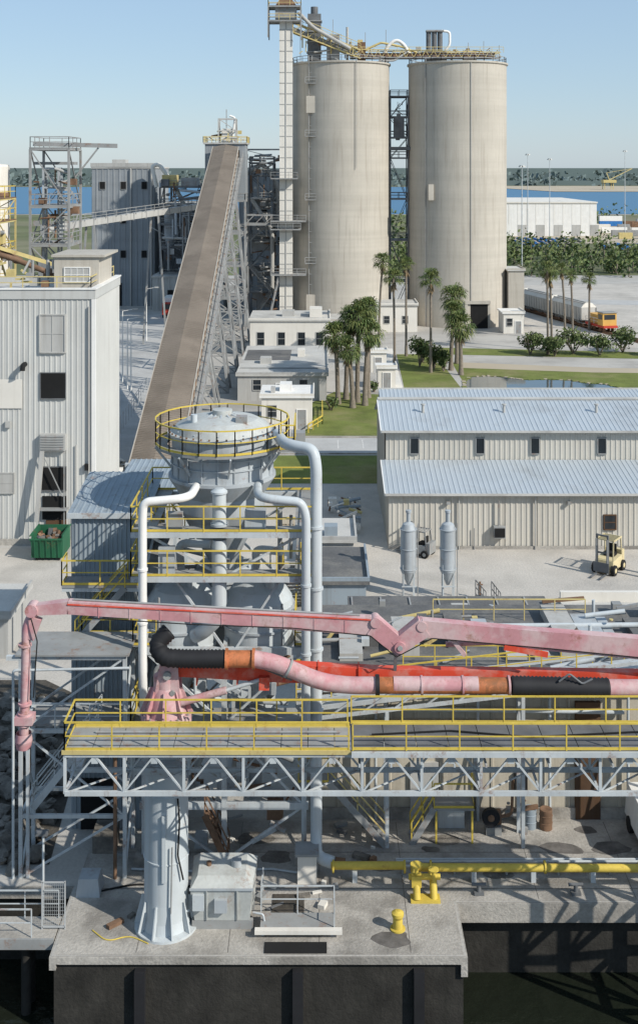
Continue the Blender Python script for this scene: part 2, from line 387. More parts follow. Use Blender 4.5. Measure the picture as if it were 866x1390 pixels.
for row, y in enumerate((500, 520, 545, 575, 610)):
    x = 127+R.uniform(0,4)
    while x < 172:
        L_ = R.choice([6,12]); st = R.choice([1,1,2])
        for k_ in range(st): o.box(x, x+L_-.3, y+k_*.05, y+2.5, .12+k_*2.65, 2.7+k_*2.65, R.choice(['white_paint','white_paint','red_paint','blue_tarp','steel_grey','rusty','yellow_pale','white_wall']))
        x += L_+R.uniform(.3,4)
o.done()
o = Ob('pipe_storage_yard')
for i in range(26):
    x = 74+i*1.0; o.tube((x, 440, 1.2+(i%3)*1.0), (x, 452, 1.2+(i%3)*1.0), .48, 'blue_tarp' if i < 16 else 'steel_grey', 8)
for i in range(20): o.box(104+i*1.6, 105+i*1.6, 436, 440, 0, R.uniform(.8,2.4), R.choice(['white_wall','blue_tarp','rusty','steel_grey']))
o.done()
w = Ob('port_shed')
w.p('walls').box(124, 180, 410, 430, 0, 7, 'greyblue_wall'); w.p('roof').box(123.5, 180.5, 409.5, 430.5, 7, 7.4, 'grey_wall'); w.p('openings')
for x in range(127, 178, 7): w.box(x, x+4, 409.9, 410.05, .2, 4, 'dark')
w.done()
for (x, y, h) in ((62,360,31),(85,480,36),(92,470,34),(135,520,38),(100,330,20)):
    o = Ob('light_mast'); o.tube((x,y,0), (x,y,h), .2, 'steel_white', 8, .1)
    o.lathe(x, y, [(.2,h-.3),(.8,h-.2),(.8,h),(.2,h)], 'steel_white', 10)
    for i in range(6):
        a = i*math.pi/3; o.box(x+.8*math.cos(a)-.2, x+.8*math.cos(a)+.2, y+.8*math.sin(a)-.2, y+.8*math.sin(a)+.2, h-.6, h-.2, 'white_paint')
    o.done()
o = Ob('dock_crane')
for dx in (0, 12):
    for dy in (0, 12): o.beam((400+dx,1650+dy,0), (400+dx,1650+dy,10), .9, .9, 'yellow_pale')
o.box(398, 416, 1648, 1664, 10, 14, 'yellow_pale'); o.beam((408,1656,14), (440,1656,30), 1.0, 1.0, 'yellow_pale'); o.beam((408,1656,14), (404,1656,24), .9, .9, 'yellow_pale'); o.beam((404,1656,24), (440,1656,30), .5, .5, 'yellow_pale')
o.done()
o = Ob('barge')
o.hexa([(330,1000,.2),(395,1000,.2),(395,1016,.2),(330,1016,.2)], [(326,1000,4),(399,1000,4),(399,1016,4),(326,1016,4)], 'rusty')
o.box(382, 392, 1003, 1013, 4, 11, 'white_paint'); o.box(384,390,1004,1011,11,13.5,'white_wall'); o.tube((362,1008,4),(362,1008,16),.5,'white_paint',6)
o.done()

# ------------------------------------------------------------ silos
def silo(cx, cy, r, h):
    s = Ob('concrete_silo')
    s.p('shell').lathe(cx, cy, [(r,0),(r,h)], 'silo_concrete', 96)
    s.p('roof_slab').lathe(cx, cy, [(r,h-.5),(r+.3,h-.3),(r+.3,h),(0.01,h+.4)], 'silo_concrete', 64)
    s.p('roof_rail'); n = 28
    s.rail([(cx+(r-.1)*math.cos(2*math.pi*i/n), cy+(r-.1)*math.sin(2*math.pi*i/n), h+.02) for i in range(n)], 'steel_grey', w=.09, sp=5, kick=False, closed=True)
    return s
s = silo(27, 230, 9.5, 50.3)
s.p('drive_through_opening').box(27.8, 31.6, 220.6, 224, 0, 4.6, 'dark')
s.p('opening_frame'); s.box(27.3,27.8,220.3,224,0,5,'silo_concrete'); s.box(31.6,32.1,220.8,224,0,5,'silo_concrete'); s.box(27.3,32.1,220.25,224,4.6,5.2,'silo_concrete')
s.p('conduit'); s.beam((20.2,223.2,0), (20.2,223.2,51), .12, .12, 'steel_grey'); s.beam((28.5,220.45,5.2), (28.5,220.45,50), .1, .1, 'grey_wall')
s.p('wall_box'); s.box(20.6,21.6,221.8,222.6,24,27,'silo_concrete')
s.done()
s = silo(4.2, 230, 9.5, 50.3)
s.p('ladder')
for dx in (0, .6): s.beam((-1.9+dx,222.4,0), (-1.9+dx,222.4,51.3), .14, .14, 'steel_grey')
for z in range(4, 50, 2): s.box(-1.9, -1.3, 222.3, 222.5, z, z+.1, 'steel_grey')
for z in (12, 24, 36, 46): s.box(-2.6, -.5, 221.6, 222.8, z, z+.15, 'steel_grey'); s.rail([(-2.6,221.6,z+.15),(-.5,221.6,z+.15)], 'steel_grey', w=.1, kick=False)
s.p('conduit'); s.beam((7,220.6,30), (7,220.6,51), .1, .1, 'steel_grey')
s.p('wall_panels')
for z in (40.5, 3.0): s.box(-2.4,-.6,221.9,222.4,z,z+3.2,'silo_concrete')
s.done()

t = Ob('silo_link_platform')
t.frame(13.9, 17.3, 229, 233, [0,8,16,24,32,36,40,44], 'steel_dark', .22, True, 'steel_dark', 'steel_dark', .1)
t.box(12.5, 18.5, 228, 233.5, 33.6, 34.2, 'steel_dark'); t.box(14.6,16.6,229,231,36,40,'steel_dark')
t.clutter(14,17,228.5,230,34.5,43,14,['steel_dark','steel_grey'],.3,1.0)
t.done()

t = Ob('bucket_elevator')
t.p('casing'); t.box(-7.4, -5.0, 221, 223.4, 0, 58, 'white_wall')
for z in range(2, 58, 2): t.box(-7.46, -4.94, 220.94, 223.46, z, z+.14, 'grey_wall')
t.box(-6.3,-6.1,220.9,221.0,0,58,'grey_wall')
t.p('head'); t.box(-8.2, -4.2, 220.4, 224, 58, 60.5, 'steel_grey'); t.hexa([(-8.2,220.4,60.5),(-4.2,220.4,60.5),(-4.2,224,60.5),(-8.2,224,60.5)],[(-7.2,221,62),(-5.2,221,62),(-5.2,223.4,62),(-7.2,223.4,62)],'rusty')
t.p('platforms'); t.frame(-9.5, -3.4, 219.8, 224.6, [54.5,57.6,60.3], 'steel_grey', .22, False, 'steel_grey', 'yellow_pale', .09)
for z, xr in ((10,-2.4),(18.5,-3.4),(20,-2.4),(28,-4)):
    t.box(-9, xr, 219.2, 224, z, z+.2, 'steel_grey'); t.rail([(-9,219.2,z+.2),(xr,219.2,z+.2)], 'steel_grey', w=.09, kick=False)
t.p('top_mast'); t.beam((-6.9,222,62), (-6.9,222,66), .12, .12, 'steel_grey'); t.beam((-4.6,221,60.5), (-4.6,221,65), .12, .12, 'steel_grey'); t.beam((-6.9,222,65),(-4,222,61),.12,.12,'rusty')
t.p('stair'); t.stairs((-9.6,220,0), (-7.6,220,9), .9, 'steel_grey', 'steel_grey', .1)
t.done()

t = Ob('silo_top_conveyor')
t.p('inclined_gallery')
for y in (226.5, 229):
    t.beam((-5,y,58.3), (8,y,52.8), .24, .24, 'yellow_pale'); t.beam((-5,y,56.3), (8,y,51.2), .24, .24, 'yellow_pale')
    for i in range(9):
        a = i/9; b = (i+1)/9
        P = lambda u, lo: (-5+13*u, y, (56.3-5.1*u) if lo else (58.3-5.5*u))
        t.beam(P(a,True), P(b,False), .12, .12, 'yellow_pale'); t.beam(P(a,True), P(a,False), .12, .12, 'yellow_pale')
t.beam((-5,227.7,57), (8,227.7,51.9), 1.6, .6, 'steel_grey'); t.rail([(-5,226.4,58.4),(8,226.4,53)], 'yellow_pale', w=.09, kick=False, sp=2)
t.pipe([(-4,226,60),(-1,226,57),(6,226,53)], .35, 'grey_wall')
t.p('horizontal_gallery')
for y in (226.8, 229.6):
    t.beam((6,y,51.4), (35,y,51.4), .24, .24, 'steel_grey'); t.beam((6,y,53), (35,y,52.4), .18, .18, 'yellow_pale')
    for i in range(19):
        x = 6+i*1.53; t.beam((x,y,51.4), (x+(.76),y,52.8), .1, .1, 'yellow_pale'); t.beam((x+.76,y,52.8), (x+1.53,y,51.4), .1, .1, 'yellow_pale')
t.box(6, 34, 227.2, 229.2, 51.6, 52.3, 'rusty'); t.rail([(6,226.6,52.3),(35.5,226.6,52.3)], 'yellow_pale', w=.08, kick=False, sp=2.2)
t.p('equipment')
t.box(-2.2,.4,228,231,51,60.0,'steel_dark'); t.tube((-.9,229.5,60),(-.9,229.5,61.5),.7,'steel_dark')
for i in range(4): t.box(-2.4,.6,227.8,231.2,52.5+i*2,52.7+i*2,'steel_grey')
t.box(1.5,4,228,231,51,56,'steel_grey'); t.tube((5.5,229,51),(5.5,229,57.5),.25,'grey_wall'); t.box(7.5,9,228,230,51,54.5,'rusty')
for dx in (0,1.1,2.2): t.tube((21.3+dx,229,50.5), (21.3+dx,229,56.6), .5, 'steel_dark', 10)
t.box(20.6,24.6,227.8,230.5,50.6,52.8,'steel_dark'); t.box(20.8,24.2,228.2,230,56.6,56.9,'steel_grey')
t.pipe([(24.6,229,53),(25.4,229,54),(25.4,229,56.6),(23.8,229,56.8)], .25, 'white_paint')
t.pipe([(12.5,228,52),(13.5,228,54.0),(15,228,55.0),(16.5,228,54.0),(17.5,228,52)], .35, 'white_paint')
t.pipe([(9,228,53),(12,228,54.4),(16,228,53.6),(19,228,52.4)], .22, 'yellow_pale'); t.pipe([(17,227,52.5),(14.5,227,50.8),(11.5,227,50.8)], .2, 'grey_wall')
for x, h in ((-3.6,60),(2.7,59),(9,56.5),(13,57),(29,54.5),(32,54.8),(35,54)): t.beam((x,229,51), (x,229,h), .1, .1, 'steel_grey')
t.box(28,30.5,228,230,51,52.9,'grey_wall'); t.clutter(-4,8,227,230,51,56,26,['steel_dark','rusty','yellow_pale','grey_wall'],.3,1.0); t.clutter(12,34,227,230,51,53,24,['steel_dark','rusty','grey_wall'],.3,.9)
t.done()

# ------------------------------------------------------------ inclined conveyor gallery
c = Ob('inclined_conveyor')
def cv(t): return Vector((-15.2-1.9*t, 104+112*t, -1.2+33.0*t))
hw = 2.3; H = 2.2; Z = Vector((0,0,1)); a = cv(.02); b = cv(1); X = Vector((hw,0,0))
c.p('roof')
n = 240
for i in range(n):
    p0 = a.lerp(b, i/n); p1 = a.lerp(b, (i+.82)/n); p2 = a.lerp(b, (i+1)/n)
    for sgn in (-1, 1):
        l0 = p0+X*sgn+Z*H; r0 = p0+Z*(H+.4); l1 = p1+X*sgn+Z*H; r1 = p1+Z*(H+.4); l2 = p2+X*sgn+Z*H; r2 = p2+Z*(H+.4); up = Z*.02
        q4 = [l0+up, r0+up, r1+up, l1+up]; q5 = [l1, r1, r2, l2]
        if sgn < 0: c.poly(q4, 'conv_roof'); c.poly(q5, 'conv_roof2')
        else: c.poly(q4[::-1], 'conv_roof'); c.poly(q5[::-1], 'conv_roof2')
c.p('eaves')
for sgn in (-1,1): c.beam(a+X*sgn*1.02+Z*(H-.05), b+X*sgn*1.02+Z*(H-.05), .1,.24,'conv_side')
c.p('walls')
for sgn in (-1, 1):
    q4 = [a+X*sgn*.97, b+X*sgn*.97, b+X*sgn*.97+Z*H, a+X*sgn*.97+Z*H]; c.poly(q4, 'conv_side')
    for i in range(46):
        p = a.lerp(b, i/45); c.beam(p+X*sgn, p+X*sgn+Z*(H-.15), .1, .1, 'conv_side')
    c.beam(a+X*sgn, b+X*sgn, .3, .4, 'steel_grey'); c.beam(a+X*sgn+Z*H*.5, b+X*sgn+Z*H*.5, .08, .12, 'rusty')
c.poly([a-X, a+X, b+X, b-X], 'steel_grey'); c.poly([a-X,a+X,a+X+Z*H,a-X+Z*H],'conv_side')
c.p('trusses')
for sgn in (-1, 1):
    lo = Z*-2.2; c.beam(a.lerp(b,.12)+X*sgn+lo, b+X*sgn+lo, .22, .22, 'steel_grey')
    for i in range(5, 42):
        p = a.lerp(b, i/42)+X*sgn; q1 = a.lerp(b, (i+.5)/42)+X*sgn+lo; p2 = a.lerp(b, (i+1)/42)+X*sgn
        c.beam(p, q1, .14, .14, 'steel_grey'); c.beam(q1, p2, .14, .14, 'steel_grey')
c.p('bents')
for tt in (.2, .34, .48, .62, .76, .9):
    p = a.lerp(b, tt); zt = p.z-2.2
    for sy in (-1.3, 1.3):
        L0 = Vector((p.x-hw, p.y+sy, zt)); R0 = Vector((p.x+hw, p.y+sy, zt)); L1 = Vector((p.x-hw-1.0-zt*.06, p.y+sy*1.5, 0)); R1 = Vector((p.x+hw+1.0+zt*.06, p.y+sy*1.5, 0))
        c.beam(L0, L1, .3, .3, 'steel_grey'); c.beam(R0, R1, .3, .3, 'steel_grey'); k = max(1, int(zt/4.5))
        for i in range(k):
            c.beam(L0.lerp(L1,i/k), R0.lerp(R1,(i+1)/k), .16, .16, 'steel_grey'); c.beam(R0.lerp(R1,i/k), L0.lerp(L1,(i+1)/k), .16, .16, 'steel_grey')
            c.beam(L0.lerp(L1,(i+1)/k), R0.lerp(R1,(i+1)/k), .2, .2, 'steel_grey')
    for xx in (-1, 1):
        k = max(1, int(zt/4.5)); A0 = Vector((p.x+hw*xx, p.y-1.3, zt)); A1 = Vector((p.x+xx*(hw+1+zt*.06), p.y-1.95, 0)); B0 = A0+Vector((0,2.6,0)); B1 = A1+Vector((0,3.9,0))
        for i in range(k): c.beam(A0.lerp(A1,i/k), B0.lerp(B1,(i+1)/k), .14, .14, 'steel_grey'); c.beam(B0.lerp(B1,i/k), A0.lerp(A1,(i+1)/k), .14, .14, 'steel_grey')
c.p('side_walkway')
c.rail([a.lerp(b,.1)+X+Vector((.9,0,.2)), b+X+Vector((.9,0,.2))], 'steel_grey', w=.08, kick=False, sp=2.5)
c.beam(a.lerp(b,.1)+X+Vector((.5,0,.1)), b+X+Vector((.5,0,.1)), .9, .08, 'steel_grey')
c.done()

h = Ob('conveyor_headhouse')
h.p('house'); h.box(-21, -13.6, 217, 225, 24, 34.5, 'greyblue_wall'); h.box(-19.6, -14.6, 216.8, 217.1, 30, 33.4, 'dark'); h.box(-21.3,-13.3,216.7,225.3,34.5,34.8,'grey_wall')
h.p('top_rail'); h.rail([(-21.3,216.7,34.8),(-13.3,216.7,34.8),(-13.3,225.3,34.8),(-21.3,225.3,34.8)], 'yellow_pale', w=.1, kick=False, closed=True)
h.p('penthouse'); h.frame(-18.6,-15.4,218,221,[34.8,37,39.2],'grey_wall',.2,True); h.box(-18,-16,218.5,220.5,34.8,37.4,'white_wall'); h.beam((-17.2,219,37),(-17.2,219,41),.15,.15,'steel_grey'); h.pipe([(-16,219,36),(-15.6,219,39.5),(-16.6,219,39.8)],.2,'white_paint')
h.clutter(-20.5,-14,217.5,223,34.9,37,18,['grey_wall','rusty','steel_grey','yellow_pale'],.3,.9)
h.p('legs'); h.frame(-21, -13.6, 217, 225, [0,6,12,18,24], 'steel_grey', .35, True, 'steel_grey', 'steel_grey', .1)
h.done()

def block(name, x0, x1, y0, y1, z, m, wins=0, rm='roof_light', levels=4, pitch=1.2):
    k = Ob(name); k.p('walls')
    k.ribs((x0,y0,0),(x1,y0,0),(x1,y0,z),(x0,y0,z), m, pitch, .08)
    k.ribs((x1,y0,0),(x1,y1,0),(x1,y1,z),(x1,y0,z), m, pitch, .08)
    k.ribs((x1,y1,0),(x0,y1,0),(x0,y1,z),(x1,y1,z), m, pitch, .08)
    k.ribs((x0,y1,0),(x0,y0,0),(x0,y0,z),(x0,y1,z), m, pitch, .08)
    k.p('roof').box(x0-.2, x1+.2, y0-.2, y1+.2, z, z+.35, rm)
    k.p('openings')
    for i in range(wins):
        for l in range(levels):
            xc = x0+(x1-x0)*(i+.5)/wins; zz = z*(l+.4)/levels
            if R.random() < .5: k.win(xc, y0-.08, zz, 1.2, 1.6, 0, 'steel_grey', 'dark')
    return k
k = block('raw_mill_building', -49.5, -35.8, 257, 280, 30, 'greyblue_wall', 3, levels=4)
k.p('parapet'); k.box(-49.8,-35.5,256.7,257,30.36,31.2,'grey_wall'); k.p('doors'); k.box(-47,-43,256.8,257.05,0,5,'dark')
k.p('downpipes'); k.tube((-36.5,256.6,0),(-36.5,256.6,30),.2,'grey_wall',8); k.tube((-41,256.6,0),(-41,256.6,30),.15,'grey_wall',8)
k.p('roof_units'); k.box(-46,-43,262,266,30.3,32,'grey_wall'); k.done()
k = block('kiln_feed_building', -16.6, -6.2, 245, 262, 29.5, 'greyblue_wall', 3, levels=5); k.p('roof_frame'); k.frame(-16,-8,246,252,[29.8,32,34],'steel_grey',.25,True); k.clutter(-16,-8,245,250,29.8,33,16,['steel_grey','rusty','grey_wall'],.4,1.3); k.done()
k = block('packing_building', -34.5, -22, 262, 275, 22, 'greyblue_wall', 2, levels=3); k.done()
k = block('low_service_building', -35, -20, 248, 258, 7, 'grey_wall', 2, levels=1); k.done()
t = Ob('preheater_frame')
t.frame(-34, -24, 252, 259, [0,7,13,18,22,26], 'steel_dark', .35, True, 'steel_grey', 'steel_grey', .1)
t.frame(-29, -24, 251, 254, [0,5,10,15,20], 'steel_grey', .25, True)
for x in (-32, -28.5, -25.5): t.lathe(x, 255, [(0.01,21),(1.4,20.5),(1.5,20),(1.5,15),(.4,11.5)], 'tank_grey', 16)
t.pipe([(-35,254,26),(-36,254,30.5),(-34.5,254,31),(-31,254,26),(-29,254,22)], .45, 'white_wall'); t.pipe([(-24.5,253,20),(-22,253,24),(-22,253,28)], .5, 'crane_pink')
t.box(-33.6,-30.5,252,256,26.3,28.6,'yellow_pale'); t.box(-29.5,-26,252,257,26.3,28.0,'steel_grey')
t.clutter(-34,-23,250.5,253,8,27,90,['steel_dark','steel_grey','rusty','grey_wall','tank_grey'],.4,1.7)
t.done()
t = Ob('process_tower')
t.frame(-13.4, -8.8, 228, 236, [0,6,11,16,20,24,28.5,31], 'steel_dark', .3, True, 'steel_grey', 'steel_grey', .1)
for z in (3,9,14,18,22): t.box(-13, -9.5, 229, 234, z, z+R.uniform(1.5,3), R.choice(['steel_grey','grey_wall','greyblue_wall']))
t.pipe([(-14,229,29),(-11,229,31),(-8,229,27),(-8,229,20)], .45, 'grey_wall'); t.pipe([(-13,228,24),(-9,227,18),(-9,227,6)], .4, 'grey_wall')
t.stairs((-13.4,227,0), (-9,227,6), 1, 'steel_grey', 'steel_grey', .1); t.stairs((-9,227,6), (-13.4,227,11), 1, 'steel_grey', 'steel_grey', .1); t.stairs((-13.4,227,16), (-9,227,20), 1, 'steel_grey', 'steel_grey', .1)
t.clutter(-13.4,-8,226.5,229,2,30,70,['steel_dark','steel_grey','rusty','grey_wall'],.3,1.3)
t.done()
t = Ob('transfer_bridge')
for y in (222, 224.4):
    t.beam((-14,y,19.4), (-5,y,19.4), .3, .3, 'steel_grey'); t.beam((-14,y,21.2), (-5,y,21.2), .25, .25, 'steel_grey')
    for i in range(5): t.beam((-14+i*1.8,y,19.4), (-12.2+i*1.8,y,21.2), .14, .14, 'steel_grey')
t.box(-14,-5,222.2,224.2,19.56,19.7,'steel_grey'); t.done()
t = Ob('pipe_conveyor')
t.beam((-40,172,21.2), (-20.5,219,23.2), 1.1, 1.0, 'grey_wall')
for i in range(14):
    p = Vector((-40,172,21.2)).lerp(Vector((-20.5,219,23.2)), i/13); t.box(p.x-.65,p.x+.65,p.y-.1,p.y+.1,p.z-.65,p.z+.6,'steel_grey')
t.rail([(-39.2,172,21.6),(-19.9,219,23.6)],'steel_grey',w=.09,kick=False,sp=3)
for i in (3, 8):
    p = Vector((-40,172,20.6)).lerp(Vector((-20.5,219,22.6)), i/13)
    for dx in (-1,1): t.beam((p.x+dx*.6,p.y,p.z), (p.x+dx*2,p.y,0), .3, .3, 'steel_grey')
t.done()

for (x, y, hh) in ((-27.5,165,10),(-26,160,9.5),(-25.2,158,9),(-30,205,9)):
    o = Ob('street_lamp'); o.tube((x,y,0), (x,y,hh), .1, 'white_paint', 8, .06); o.beam((x,y,hh), (x+1.6,y,hh+.3), .07, .07, 'white_paint'); o.box(x+1.4,x+2.1,y-.15,y+.15,hh+.2,hh+.4,'grey_wall'); o.done()
o = Ob('delivery_truck')
o.p('cargo_box').box(-31.5,-29,238,244,1,3.8,'white_paint'); o.p('cab').box(-31.4,-29.1,235.8,237.8,.7,3,'red_paint'); o.p('windscreen').box(-31.1,-29.4,235.75,235.82,1.8,2.8,'glass'); o.p('chassis').box(-31.3,-29.2,236,244,.5,.98,'dark'); o.p('wheels')
for x in (-31.4,-29.3):
    for y in (236.8,241,242.4): o.tube((x,y,.5),(x+.3,y,.5),.5,'tire')
o.done()
o = Ob('road_barrier')
for i in range(9): o.hexa([(-23.5-i*.5,128+i*3.2,0),(-23.1-i*.5,128+i*3.2,0),(-23.1-i*.5,130.6+i*3.2,0),(-23.5-i*.5,130.6+i*3.2,0)], [(-23.4-i*.5,128+i*3.2,.9),(-23.2-i*.5,128+i*3.2,.9),(-23.2-i*.5,130.6+i*3.2,.9),(-23.4-i*.5,130.6+i*3.2,.9)], R.choice(['white_paint','white_wall','grey_wall']))
o.done()
o = Ob('chain_link_fence')
for i in range(24): o.beam((-22-i*.04,107+i*2.2,0), (-22-i*.04,107+i*2.2,2), .06,.06,'mesh_wire')
o.beam((-22,107,2), (-23,158,2), .05,.05,'mesh_wire'); o.beam((-22,107,1), (-23,158,1), .04,.04,'mesh_wire'); o.done()
o = Ob('scrap_pile')
for i in range(90):
    x = R.uniform(-21,-16.5); y = R.uniform(106,118); z = R.uniform(0,.9); sz = R.uniform(.2,.7)
    o.beam((x,y,z), (x+R.uniform(-1,1)*sz*2,y+R.uniform(-1,1)*sz*2,z+R.uniform(0,.6)), sz*.5, sz*.4, R.choice(['sand','rusty','white_wall','grey_wall','steel_grey']))
o.done()
o = Ob('portable_tank'); o.tube((-20.8,109,1.3),(-18.2,109.5,1.3),.9,'white_wall',18); o.box(-20.6,-20.2,108.4,110,0,.6,'steel_grey'); o.box(-18.9,-18.5,108.6,110.2,0,.6,'steel_grey'); o.done()

# ------------------------------------------------------------ left factory building
f = Ob('factory_building')
x0, x1, y0, y1, zt = -45, -17.9, 93.8, 105.5, 19.6
f.p('walls'); f.ribs((x0,y0,0),(x1,y0,0),(x1,y0,zt),(x0,y0,zt),'metal_wall',.42,.035); f.ribs((x1,y0,0),(x1,y1,0),(x1,y1,zt),(x1,y0,zt),'metal_wall',.42,.035)
f.ribs((x1,y1,0),(x0,y1,0),(x0,y1,zt),(x1,y1,zt),'metal_wall',.62,.05)
f.p('parapet'); f.box(x0,x1+.12,y0-.12,y0+.25,zt,zt+.75,'metal_wall'); f.box(x1-.2,x1+.12,y0+.25,y1,zt,zt+.75,'metal_wall'); f.box(x0,x1-.2,y1-.25,y1,zt,zt+.75,'metal_wall')
f.box(x0,x1+.2,y0-.2,y0+.3,zt+.75,zt+.87,'white_paint'); f.box(x1-.3,x1+.2,y0+.3,y1,zt+.75,zt+.87,'white_paint')
f.p('roof'); f.box(x0,x1-.2,y0+.25,y1-.25,zt-.1,zt+.1,'roof_light')
f.p('corner_trim'); f.box(x1-.18,x1+.13,y0-.13,y0+.15,0,zt-.01,'white_paint')
f.p('windows'); f.win(-21.2,y0-.06,15.4,1.9,2.9,2,'grey_wall','grey_wall',.1,.12); f.win(-21.15,y0-.06,11.7,1.95,2.0,0,'steel_dark','dark',.06)
f.win(-21.1,y0-.06,4.4,1.9,1.8,0,'steel_dark','dark',.07); f.box(-22,-20.1,y0-.12,y0+.02,2.05,3.9,'dark'); f.win(-25.3,y0-.06,4.2,2.0,1.5,1,'grey_wall','grey_wall')
f.p('louvre'); f.box(-22.1,-20.1,y0-.5,y0,7.6,8.9,'grey_wall')
for i in range(6): f.box(-22.0,-20.2,y0-.56,y0-.48,7.7+i*.2,7.78+i*.2,'steel_grey')
f.p('chute'); f.beam((-21.9,y0-.6,7.6), (-22.2,y0-1.2,2.2), .3, .3, 'grey_wall'); f.beam((-20.2,y0-.4,7.6),(-20.2,y0-.4,.5),.08,.08,'steel_grey'); f.beam((-22,y0-.5,7.6),(-20.3,y0-.5,4.0),.07,.07,'steel_grey')
f.p('door'); f.box(-21.7,-20.1,y0-.14,y0+.02,0,2.0,'shade_brown'); f.box(-22.2,-19.9,y0-.9,y0,2.95,3.02,'steel_grey')
f.p('vent_pipe'); f.pipe([(-23.4,y0,14.4),(-23.4,y0-.7,14.4),(-23.4,y0-.8,14.0)],.2,'dark')
f.p('signage'); f.box(-26,-23.6,y0-.12,y0-.07,10.9,13.2,'white_wall')
f.p('penthouse'); f.box(-21.8,-18.12,97,103,zt+.1,zt+3.1,'silo_concrete'); f.box(-22,-17.6,96.8,103.2,zt+3.1,zt+3.3,'silo_concrete'); f.win(-19.9,96.98,zt+1.1,2.0,1.1,4,'white_paint','grey_wall')
f.p('roof_rail'); f.rail([(-32,94.6,zt+.7),(-18.3,94.6,zt+.7),(-18.3,105,zt+.7)],'yellow_pale',w=.07,kick=False,h=1.0,sp=2.5)
f.p('roof_clutter'); f.clutter(-30,-22.5,96,104,zt+.2,zt+2.5,30,['grey_wall','rusty','steel_grey','yellow_pale'],.3,1.0)
f.p('skirt'); f.box(x0,x1+.1,y0-.16,y0-.08,0,.5,'dock_concrete')
f.p('fittings'); f.box(-24.9,-24.5,y0-.3,y0-.08,9.4,9.9,'grey_wall'); f.box(-18.6,-18.3,y0-.35,y0-.08,6,6.5,'dark'); f.tube((-19.3,y0-.15,0),(-19.3,y0-.15,8),.05,'grey_wall',6); f.tube((-18.3,y0-.15,0),(-18.3,y0-.15,19),.07,'grey_wall',6)
f.p('side_door'); f.box(x1,x1+.12,99,101,0,2.3,'steel_grey')
f.done()
t = Ob('steel_frame_tower')
t.frame(-29.9, -25.9, 122, 128, [0,8,14,18,22,26,32.0], 'steel_grey', .24, True, 'steel_grey', 'steel_grey', .07)
t.beam((-30.3,125,32.6), (-21.4,125,32.4), .4, .45, 'steel_grey'); t.beam((-25.9,125,29), (-23.4,125,32.2), .16,.16,'steel_grey'); t.box(-30,-25.8,124,126,30.4,30.7,'steel_grey')
t.frame(-28.9,-27.3,123.5,125,[18,20,22,24,26,28,30],'tank_grey',.2,True); t.box(-29.3,-26.8,123,127,18.3,20.2,'greyblue_wall')
for i in range(14): t.box(-27.1,-26.2,122.6,122.9,22.2+i*.42,22.4+i*.42,'grey_wall')
t.clutter(-30,-26,122,125,20,30,26,['steel_grey','grey_wall','rusty'],.3,.9)
t.done()
t = Ob('process_stair_tower')
t.frame(-34.5, -30.4, 112, 118, [0,15,18.2,21.5,24.8,27], 'yellow_pale', .16, True, 'rusty', 'yellow', .06)
for i, z in enumerate((18.2,21.5,24.0)):
    xa, xb = (-34,-30.8) if i % 2 else (-30.8,-34)
    t.stairs((xa,111.4,z), (xb,111.4,z+3.1), .9, 'yellow_pale', 'yellow', .06)
t.clutter(-34.5,-30,112,114,18,26,60,['rusty','yellow_pale','steel_grey','sand','rusty'],.3,1.2)
t.done()
t = Ob('storage_silo'); t.lathe(-34.6,124,[(2.0,0),(2.0,30.2),(1.9,30.4),(.01,30.6)],'white_wall',24); t.lathe(-34.6,124,[(2.02,27),(2.1,27.1),(2.1,27.4),(2.02,27.5)],'rusty',24); t.done()
t = Ob('elevated_conveyor')
t.beam((-33.5,106,24.6), (-28.5,112,21.2), .8, .6, 'rusty'); t.beam((-33,108.5,23.8), (-25,112,20.8), .35, .35, 'yellow_pale'); t.pipe([(-31,107.6,22.6),(-28,107.6,21.8),(-25,107.6,20.6)],.25,'rusty')
for x in (-32,-28.5,-25.5): t.beam((x,109,0),(x,109,23.6-(x+33)*.38),.2,.2,'steel_grey')
t.done()

# ------------------------------------------------------------ green dumpster
d = Ob('dumpster'); X0, X1, Y0, Y1 = -21.95, -19.55, 89.6, 92.6
d.p('shell')
d.hexa([(X0+.15,Y0+.3,.25),(X1-.15,Y0+.3,.25),(X1-.15,Y0+.42,.25),(X0+.15,Y0+.42,.25)],[(X0,Y0,1.7),(X1,Y0,1.7),(X1,Y0+.1,1.7),(X0,Y0+.1,1.7)],'green_paint')
d.box(X0,X0+.1,Y0+.3,Y1,.25,2.0,'green_paint'); d.box(X1-.1,X1,Y0+.3,Y1,.25,2.0,'green_paint'); d.box(X0+.1,X1-.1,Y1-.1,Y1-.002,.25,2.0,'green_paint'); d.box(X0+.1,X1-.1,Y0+.42,Y1-.1,.25,.35,'green_paint')
d.p('ribs')
for i in range(5): x = X0+.3+i*.45; d.beam((x,Y0+.25,.3),(x,Y0-.04,1.7),.09,.07,'green_paint')
d.box(X0-.06,X1+.06,Y0-.08,Y0+.08,1.7,1.8,'green_paint'); d.box(X0-.08,X0-.002,Y0,Y1,1.95,2.05,'green_paint'); d.box(X1+.002,X1+.08,Y0,Y1,1.95,2.05,'green_paint')
d.p('rubbish')
for i in range(40):
    x = R.uniform(X0+.3,X1-.4); y = R.uniform(Y0+.5,Y1-.4); d.beam((x,y,1.2),(x+R.uniform(-.4,.4),y+R.uniform(-.4,.4),1.2+R.uniform(.1,.6)),.3,.2,R.choice(['shade_brown','rusty','rusty','steel_dark','rock']))
d.p('wheels')
for x in (X0+.3,X1-.4): d.tube((x,Y0+.5,.13),(x+.12,Y0+.5,.13),.13,'tire')
d.done()

